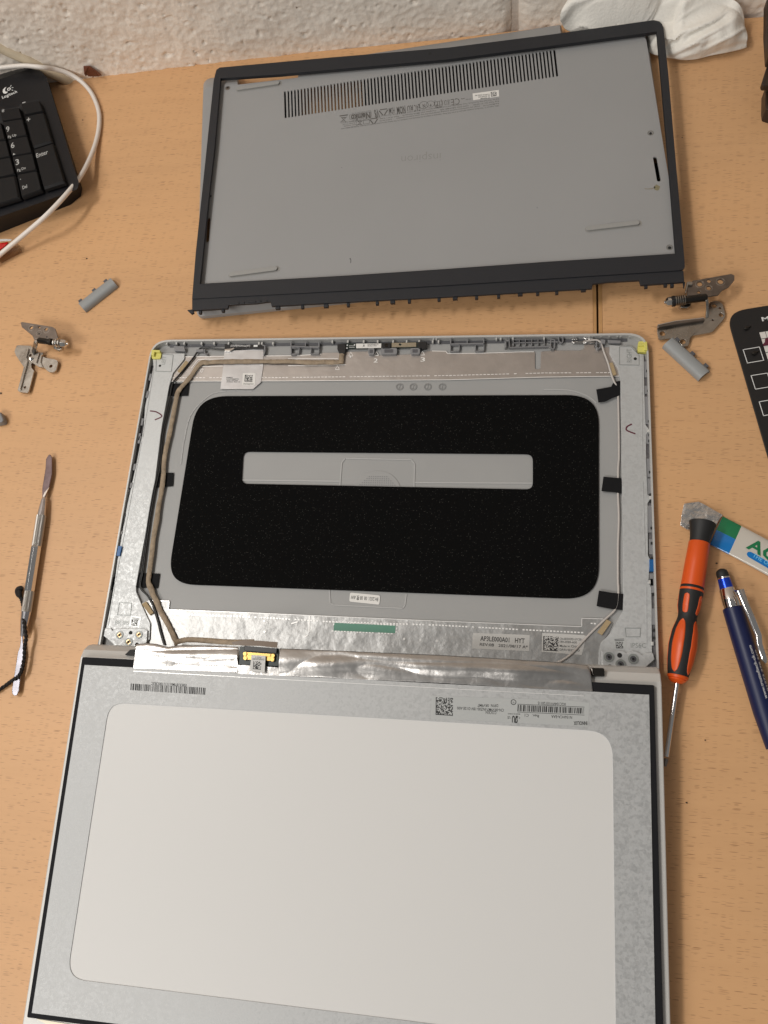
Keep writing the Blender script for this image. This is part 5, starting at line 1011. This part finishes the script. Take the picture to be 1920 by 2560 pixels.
# ------------------------------------------------------------------ glue tube
def mk_tube():
    T = thing('glue_tube', 'flat white glue tube with green and blue band and crimped tin end, right edge', 'glue tube', tuple(U(*fk(1300, 800), 0)))
    # centre line and half widths of the squashed tube
    L0, R0 = U(*fk(1040, 492), 2), U(*fk(862, 882), 2); L1, R1 = U(*fk(1659, 832), 3.5), U(*fk(1659, 1400), 3.5)
    axis = ((L1-L0).normalized()); n_ = 26; length = 150
    wdir = (R0-L0).normalized(); W0 = (R0-L0).length
    # the two long edges diverge slightly
    eL, eR = (U(*fk(1659, 832), 2)-L0).normalized(), (U(*fk(1659, 1332), 2)-R0).normalized()
    def ring(t, inset=0.0):
        a, b = L0+eL*t, R0+eR*t; c = (a+b)/2; hw = (b-a).length/2-inset; u_ = (b-a).normalized()
        th = 1.2+4.2*(1-math.exp(-t/28)); out = []
        for k in range(24):
            w_ = 2*math.pi*k/24; cx, cz = math.cos(w_), math.sin(w_)
            out.append(Vector((c.x, c.y, 0))+u_*hw*(abs(cx)**.8)*(1 if cx > 0 else -1)+NZ*(th*.62+th*.55*cz))
        return out
    ts = [0, 1.5, 4, 8, 12, 17, 23.5, 30, 40, 55, 75, 100, 130, 150]
    band_end = (U(*fk(1295, 628), 2)-L0).dot(eL)
    tsb = [t for t in ts if t < band_end]+[band_end]; tsw = [band_end]+[t for t in ts if t > band_end]
    R = [ring(t) for t in tsb]
    # band in two colours: first half of the section (edge near L) green, other blue
    m1 = M(); m2 = M()
    def stripe(m, rings, ks):
        for a_ in range(len(rings)-1):
            for k in ks: k2 = (k+1) % 24; m.add([rings[a_][k], rings[a_][k2], rings[a_+1][k2], rings[a_+1][k]], [(0, 1, 2, 3)])
    gr = [6, 7, 8, 9, 10, 11]; bl2 = [0, 1, 2, 3, 4, 5]; und = list(range(12, 24))
    body = M().loft([ring(t) for t in tsw], True, False, True); part('body', body, M_tube, T, smooth=60)
    stripe(m1, R, gr+[12, 13]); stripe(m2, R, bl2+und[2:]); 
    for m_ in (m1, m2): merge(m_)
    part('green_band', m1, M_tgreen, T, smooth=60); part('blue_band', m2, M_tblue, T, smooth=60)
    part('crimped_end', M().slab(P(fk, 2.2, (500, 326), (698, 298), (760, 325), (1035, 482), (985, 545), (945, 620), (880, 780), (760, 760), (640, 700), (538, 682), (446, 626), (470, 450)), .8), M_tin, T, bevel=.2)
    # printed name on the top face
    def top(px, py):
        p = U(px, py, 5.0)
        for _ in range(3):
            t = (p-L0).dot(eL); t = max(.5, t); a, b = L0+eL*t, R0+eR*t; c = (a+b)/2; u_ = (b-a).normalized(); hw = (b-a).length/2; s_ = max(-.98, min(.98, Vector((p.x-c.x, p.y-c.y, 0)).dot(u_)/hw))
            th = 1.2+4.2*(1-math.exp(-t/28)); w_ = abs(s_)**(1/.8); z = th*.62+th*.55*math.sqrt(max(0, 1-w_*w_))+.12
            p = U(px, py, z)
        return p
    def wr(px0, py0, dx, dy, ux, uy): return lambda x, y: top(px0+dx*x+ux*y, py0+dy*x+uy*y)
    def tt(s_, a, b, hvec, m_, bold):     # a->b baseline in zoom px, hvec up vector in zoom px for capital height
        A_, B_, H_ = fk(*a), fk(*b), (hvec[0]/5.53, hvec[1]/5.53)
        vs, fs_, W_ = textmesh(s_, bold)
        m_.add([top(A_[0]+(B_[0]-A_[0])*v.x/W_+H_[0]*v.y/.69, A_[1]+(B_[1]-A_[1])*v.x/W_+H_[1]*v.y/.69) for v in vs], fs_)
    e = M(); tt('AC', (1352, 930), (1740, 1145), (80, -135), e, .03); part('lettering', e, M_tgreen, T, kind='stuff')
    pill = []
    for x, y in ((1400, 985), (1440, 980), (1659, 1105), (1800, 1185), (1760, 1265), (1659, 1208), (1400, 1058), (1378, 1020)): pill.append(fk(x, y))
    grid = M(); n1 = 24
    for j in range(5):
        for i in range(n1+1):
            u = i/n1; v = j/4; ins = .32*max(0, 1-u*10)**2; v2 = ins+(1-2*ins)*v
            a = (1392+(1800-1392)*u, 975+(1210-975)*u); b = (1352+(1760-1352)*u, 1043+(1278-1043)*u); x, y = a[0]*(1-v2)+b[0]*v2, a[1]*(1-v2)+b[1]*v2; grid.v.append(top(*fk(x, y)))
    grid.f = [(j*(n1+1)+i, j*(n1+1)+i+1, (j+1)*(n1+1)+i+1, (j+1)*(n1+1)+i) for j in range(4) for i in range(n1)]
    part('blue_pill', grid, M_tblue, T, smooth=60)
    e = M()
    vs, fs_, W_ = textmesh('THE OPTIMUM', .0)
    A_, B_, H_ = fk(1440, 1058), fk(1900, 1325), (26/5.53, -46/5.53)
    for v in vs: e.v.append(top(A_[0]+(B_[0]-A_[0])*v.x/W_+H_[0]*v.y/.69, A_[1]+(B_[1]-A_[1])*v.x/W_+H_[1]*v.y/.69)+NZ*.12)
    e.f = list(fs_); part('lettering', e, M_ltblue, T, kind='stuff')
def merge(m_):
    bm = bmesh.new(); vs = [bm.verts.new(v) for v in m_.v]
    for f in m_.f: bm.faces.new([vs[i] for i in f])
    bmesh.ops.remove_doubles(bm, verts=bm.verts, dist=1e-4); bm.verts.index_update(); m_.v = [v.co.copy() for v in bm.verts]; m_.f = [tuple(v.index for v in f.verts) for f in bm.faces]; bm.free()
M_ltblue = mat('pale_blue_print', srgb(120, 200, 240), .3)
mk_tube()

# ------------------------------------------------------------------ screwdriver
def mk_driver():
    T = thing('screwdriver', 'orange and black screwdriver with thin steel shaft, its cap resting on the glue tube', 'screwdriver', tuple(U(*fk(600, 1500), 0)))
    A = U(*fk(755, 588), 11.5); B = U(*fl(365, 725), 9.0); C_ = U(*fl(213, 1790), 6.5); L = (B-A).length; d = (B-A).normalized()
    def tk(f, x, y, z=9.5): return (U(*f(x, y), z)-A).dot(d)
    k0, k1, k2 = tk(fk, 725, 880), tk(fk, 615, 1480), tk(fk, 600, 1560)
    kw = tk(fk, 545, 1900); kb_, ke, kc = tk(fl, 440, 280), tk(fl, 385, 650), L
    part('cap', M().lathe(A, B, ((0, 7.6), (.25, 7.9), (1.2, 7.9), (3, 7.3), (k0*.75, 6.0), (k0, 5.8)), 28), M_rubb, T, smooth=35)
    part('sleeve', M().lathe(A, B, ((k0, 6.0), (k0+.4, 6.25), (k0+(k1-k0)*.5, 6.55), (k1, 6.75)), 28), M_orange, T, smooth=35)
    g = [(k1, 6.55), (k1+.2, 6.85), (k2, 6.9), (k2+(kw-k2)*.6, 6.55), (kw-2, 5.6), (kw, 5.4), (kw+2.5, 5.8), (kw+(kb_-kw)*.5, 7.4), (kb_, 8.1), (kb_+(ke-kb_)*.5, 7.4), (ke, 5.9)]
    def gr(t):
        for i in range(len(g)-1):
            if t <= g[i+1][0]: return g[i][1]+(g[i+1][1]-g[i][1])*(t-g[i][0])/(g[i+1][0]-g[i][0])
        return g[-1][1]
    gs = [(g[0][0], g[0][1])]+[(t, gr(t)) for t in np.linspace(g[0][0]+.2, ke, 46)]
    sm = [gs[0]]+[(gs[i][0], (gs[i-1][1]+gs[i][1]*2+gs[i+1][1])/4) for i in range(1, len(gs)-1)]+[gs[-1]]
    part('grip', M().lathe(A, B, sm, 32), M_rubb, T, smooth=50)
    part('collar', M().lathe(A, B, ((ke, 5.9), (ke+.3, 6.1), (ke+1.6, 5.8), (ke+2.0, 5.0), (ke+2.6, 5.1), (ke+4.2, 3.2), (ke+4.6, 1.6)), 28), M_orange, T, smooth=35)
    # orange inlays that follow the grip
    v_up = (NZ-d*NZ.dot(d)).normalized(); v_s = d.cross(v_up)
    if v_s.x > 0: v_s = -v_s          # towards the left of the picture
    def inlay(t0, t1_, a0, hw, sq=2.0):
        m = M(); nu, nv = 20, 8
        for i in range(nu+1):
            u = -1+2*i/nu; hh = hw*(max(0, 1-abs(u)**sq))**(1/sq)
            for j in range(nv+1):
                v = -1+2*j/nv; t = (t0+t1_)/2+(t1_-t0)/2*u; a = math.radians(a0)+v*hh/gr(t); r = gr(t)+.14
                m.v.append(A+d*t+(v_up*math.cos(a)+v_s*math.sin(a))*r)
        m.f = [(i*(nv+1)+j, i*(nv+1)+j+1, (i+1)*(nv+1)+j+1, (i+1)*(nv+1)+j) for i in range(nu) for j in range(nv)]
        part('orange_inlay', m, M_orange, T, smooth=60, solid=.3)
    part('orange_ring', M().lathe(A, B, ((k1+1.7, 6.85), (k1+1.8, 7.0), (k1+3.0, 7.0), (k1+3.1, 6.85)), 28), M_orange, T, smooth=35)
    s0, s1 = k2+2.0, kw-1.5
    for a0 in (28, -52, 108, 188): inlay(s0, s1, a0, 1.7, 4.0)
    o0, o1 = kw+2.0, ke-1.0
    for a0 in (32, -50, 116, 200): inlay(o0, o1, a0, 3.5, 2.0)
    part('shaft', M().lathe(B-d*1, C_, ((0, 1.45), ((C_-B).length-4.5, 1.45)), 14), M_chrome, T, smooth=40)
    dd = (C_-B).normalized(); p = C_-dd*4.5
    part('tip', M().lathe(p, C_, ((0, 1.45), (1, 1.5), (4.5, .9)), 6), M_steeld, T)
mk_driver()

# ------------------------------------------------------------------ pen
def mk_pen():
    T = thing('pen', 'navy blue ballpoint pen with black stylus tip and chrome clip at the lower right', 'pen', tuple(U(*fk(1200, 1800), 0)))
    A = U(*fk(1015, 1262), 5.4); B = U(*fl(1600, 1560), 5.6); d = (B-A).normalized(); pr = lambda f, x, y: (U(*f(x, y), 6)-A).dot(d)
    a1, a2, a3 = pr(fk, 1060, 1345), pr(fk, 1085, 1500), pr(fk, 1175, 1760)
    part('stylus_tip', M().lathe(A-d*1.6, B, ((0, .6), (.5, 2.0), (1.4, 3.1), (3, 3.6), (a1+1.6, 3.55)), 20), M_rubb, T, smooth=50)
    part('ring', M().lathe(A, B, ((a1, 3.7), (a1+.9, 3.75)), 20), M_chrome, T, smooth=40)
    part('blue_sleeve', M().lathe(A, B, ((a1+.9, 3.65), (a2, 4.0)), 24), M_bluem, T, smooth=40)
    part('chrome_collar', M().lathe(A, B, ((a2, 4.2), (a2+.4, 4.5), (a3-3, 5.3), (a3, 5.2)), 24), M_chrome, T, smooth=40)
    Lb = (B-A).length
    part('barrel', M().lathe(A, B, ((a3, 5.3), (a3+.5, 5.9), (a3+20, 6.1), (Lb-20, 6.1), (Lb, 5.0)), 28), M_navy, T, smooth=40)
    cl = [(U(*fk(1230, 1560), 10), 2.4), (U(*fk(1275, 1530), 13), 2.4), (U(*fk(1340, 1700), 13.5), 2.1), (U(*fk(1430, 1900), 13.2), 2.0), (U(*fk(1530, 2150), 13), 1.9), (U(*fl(1400, 250), 12.6), 1.8), (U(*fl(1460, 440), 12.3), 1.7), (U(*fl(1485, 485), 12.0), .6)]
    part('clip', M().tube([c for c, r in cl], [r for c, r in cl], 10, .45), M_chrome, T, smooth=45)
    part('clip_tip', M().slab(P(fl, 13.0, (1418, 330), (1450, 318), (1492, 480), (1480, 500), (1430, 440)), 1.0), M_steelb, T, bevel=.3)
    v_up = (NZ-d*NZ.dot(d)).normalized(); v_s = d.cross(v_up)
    if v_s.x < 0: v_s = -v_s          # right of the picture
    # words run up the barrel, towards the cap
    def wr(t0, a0):
        def g(x, y):
            a = math.radians(a0)-y/6.2; t = t0-x; return A+d*t+(v_up*math.cos(a)+v_s*math.sin(a))*6.17
        return g
    e = M(); tA, tB = pr(fl, 1500, 940), pr(fl, 1300, 290)
    text(e, 'www.trustedtech-uk.com', A, A+d*abs(tA-tB)*1.02, 1.9, wrap=wr(max(tA, tB), 22), bold=.005)
    text(e, '01273 278 660', A, A+d*24, 1.6, wrap=wr(max(tA, tB)-4, 52), bold=.005)
    part('lettering', e, M_white, T, kind='stuff')
mk_pen()

# ------------------------------------------------------------------ magnetic screw mat
def mk_mat():
    T = thing('screw_mat', 'black magnetic screw mat with white squares, cut off by the right edge', 'screw mat', tuple(U(*fy(300, 600), 0)))
    z = 1.2; A, B = U(*fy(95, 130), z), U(*fy(664, 2115), z); ed = (B-A).normalized(); tp = (U(*fy(664, 20), z)-U(*fy(262, 84), z)).normalized()
    # the virtual corner of the two edges
    P1, P2 = U(*fy(262, 84), z), U(*fy(400, 1150), z); dv = (U(*fy(664, 2115), z)-U(*fy(230, 620), z)).normalized(); Q = U(*fy(230, 620), z)
    den = tp.x*dv.y-tp.y*dv.x; s_ = ((Q.x-P1.x)*dv.y-(Q.y-P1.y)*dv.x)/den; cor = P1+tp*s_
    outline = rounded([cor, cor+tp*190, cor+tp*190+dv*240, cor+dv*240], 14, 8)
    part('sheet', M().slab(outline, 1.2), M_mat, T, bevel=.2)
    for q in (((320, 632), (545, 593), (605, 778), (380, 816)), ((430, 990), (655, 955), (715, 1140), (490, 1178)), ((542, 1352), (765, 1315), (825, 1505), (602, 1545))):
        pts = P(fy, 1.27, *q); e = M(); [e.bar(pts[i], pts[(i+1) % 4]+(pts[(i+1) % 4]-pts[i]).normalized()*.2, .45, .05) for i in range(4)]; part('printed_square', e, M_white, T)
    a = U(*fy(540, 392), 1.27); u = tp*4.0; v_ = (U(*fy(660, 770), 1.27)-a)/4
    for i in range(8):
        for j in range(5):
            p = a+u*i*1.0+v_*j; q = [p+u*.03+v_*.03, p+u*.95+v_*.03, p+u*.95+v_*.94, p+u*.03+v_*.94]; part('cell', M().sheet(q), M_cell, T)
    e = M(); text(e, 'Model', U(*fy(585, 238), 1.27), U(*fy(585, 238), 1.27)+tp*17, 3.0, bold=.02); part('lettering', e, M_white, T, kind='stuff')
    return T
mk_mat()
for x, y, r, lab in ((360, 345, 2.4, 'tiny black screw on the mat above the first white square'), (470, 690, 2.6, 'tiny black screw inside the top white square of the mat')):
    c = U(*fy(x, y), 1.2); t_ = thing('screw', lab, 'screw', tuple(c), 'loose screws on the mat')
    part('head', M().lathe(c, c+NZ*4, ((0, r*.5), (.2, r*.55), (1.6, r*.55), (2.0, r*.2)), 12), M_shaft, t_, smooth=40); part('thread', M().lathe(c+Vector((0, 0, .7)), c+Vector((r*1.5, r*.8, .7)), ((0, .6), (r*1.4, .55)), 8), M_shaft, t_, smooth=40)
c = U(*fy(635, 520), 1.3); tag(part('magnet', M().slab(P(fy, 2.4, (650, 462), (700, 470), (690, 560), (600, 575), (598, 550), (625, 520), (625, 480)), 1.1), M_maroon, bevel=.3, loc=tuple(c)), 'dark maroon scrap lying on the white grid of the screw mat', 'scrap')

# ------------------------------------------------------------------ dark object at the right edge
T = thing('monitor_stand', 'dark brown plastic stand edge at the right border of the picture near the wall', 'stand', tuple(U(1925, 240, 0)))
ri = reg(1840, 0, 8.51)
part('foot', M().slab(P(ri, 22, (720, 1240), (660, 1400), (600, 1600), (548, 1760), (560, 1800), (600, 1818), (900, 1830), (900, 1240)), 5), M_brownd, T, bevel=1)
part('column', M().slab(P(ri, 30, (662, -60), (660, 330), (655, 600), (690, 1200), (1100, 1200), (1100, -60)), 10), M_brownd, T, bevel=1)
part('base_block', M().slab(P(ri, 12, (632, 1820), (625, 2200), (640, 2320), (900, 2400), (900, 1820)), 12), M_brownd, T, bevel=1)

# ------------------------------------------------------------------ white tissue against the wall
def mk_cloth():
    bot = [(66, 100, 30), (68, 150, 22), (85, 190, 14), (110, 222, 10), (160, 240, 8), (260, 232, 10), (395, 208, 10), (415, 165, 17), (450, 138, 20), (560, 150, 20), (700, 150, 17), (722, 215, 8), (740, 330, 4), (752, 405, 4), (830, 428, 2.5), (920, 445, 2.5), (1050, 456, 2.5), (1200, 430, 2.5), (1340, 398, 2.5), (1440, 375, 2.5), (1488, 358, 2.5)]
    b = spline([U(*fw(x, y), z) for x, y, z in bot], 6)
    tp_ = spline([UY(*fw(x, y), yy) for x, y, yy in ((150, -30, 274), (280, -110, 276), (420, -140, 276), (640, -150, 276), (860, -150, 276), (1080, -130, 276), (1220, -80, 275), (1350, -20, 273), (1430, 30, 268), (1462, 110, 266), (1468, 200, 262))], 12)
    def res(l, n):
        ds = [0]
        for i in range(len(l)-1): ds.append(ds[-1]+(l[i+1]-l[i]).length)
        out = []; j = 0
        for k in range(n+1):
            s_ = ds[-1]*k/n
            while j < len(l)-2 and ds[j+1] < s_: j += 1
            out.append(l[j].lerp(l[j+1], (s_-ds[j])/max(1e-6, ds[j+1]-ds[j])))
        return out
    nu, nv = 190, 90; B_, T_ = res(b, nu), res(tp_, nu); vs = []
    folds = [((455, 135), (560, 20), 3.5, -11), ((130, 200), (330, 30), 7, 6), ((300, 225), (420, 60), 7, 7), ((470, 110), (640, -40), 6, 8), ((930, 340), (1330, 20), 7, 9), ((800, 380), (1250, 60), 5, -6), ((1100, 330), (1360, 60), 6, -5), ((520, 150), (760, -60), 6, 6), ((1395, 90), (1420, 330), 5, 4), ((760, 360), (1000, 385), 4, -4), ((250, 60), (420, -60), 8, 5)]
    fl3 = [(U(*fw(*a), 20), U(*fw(*b_), 40), w_, h) for a, b_, w_, h in folds]
    for j in range(nv+1):
        v = j/nv
        for i in range(nu+1):
            p = B_[i].lerp(T_[i], v); bul = math.sin(math.pi*min(1, v*1.15+.02))**.75 if v < .85 else math.sin(math.pi*min(1, v*1.15))**1
            q = p*.001; wp_ = q+Vector((noise.noise(q*28), noise.noise(q*28+Vector((7, 7, 7))), 0))*.012
            al = Vector(((wp_.x*.78+(wp_.y+wp_.z)*.62)*13, (-wp_.x*.62+(wp_.y+wp_.z)*.78)*46, 3.0))
            h = 5*bul + bul*(noise.noise(q*18)*5+(1-abs(noise.noise(al)))**3*8-3.5+(1-abs(noise.noise(al*2.3+Vector((4, 9, 1)))))**4*2.6+noise.noise(q*260)*.22)
            eu = 1-math.exp(-(i/nu)/.05)
            for a, b2, w_, hh in fl3:
                ab = b2-a; t = max(0, min(1, (p-a).xy.dot(ab.xy)/ab.xy.dot(ab.xy))); dist = (p.xy-(a+ab*t).xy).length; h += hh*math.exp(-(dist/w_)**2)*bul*.8
            h = h*(.25+.75*eu)-(1-eu)*6
            edge = math.exp(-(v/.02)**2)
            o_ = p+Vector((0, -.75, .66))*h + NZ*edge*.4
            # it lies under the bezel frame
            inn_ = max(0, min(1, (268-o_.y)/6))*max(0, min(1, (209-o_.x)/5)); zt = 15.5
            if o_.z > zt: o_.z = o_.z*(1-inn_)+(zt-1.0*math.exp(-(o_.z-zt)/6))*inn_
            vs.append(o_)
    fs_ = [(j*(nu+1)+i, j*(nu+1)+i+1, (j+1)*(nu+1)+i+1, (j+1)*(nu+1)+i) for j in range(nv) for i in range(nu)]
    o = part('tissue', M().add(vs, fs_), M_cloth, smooth=80, solid=1.0, loc=tuple(U(*fw(1000, 300), 0)))
    tag(o, 'crumpled white paper towel heaped against the block wall at the upper right', 'paper towel')
mk_cloth()
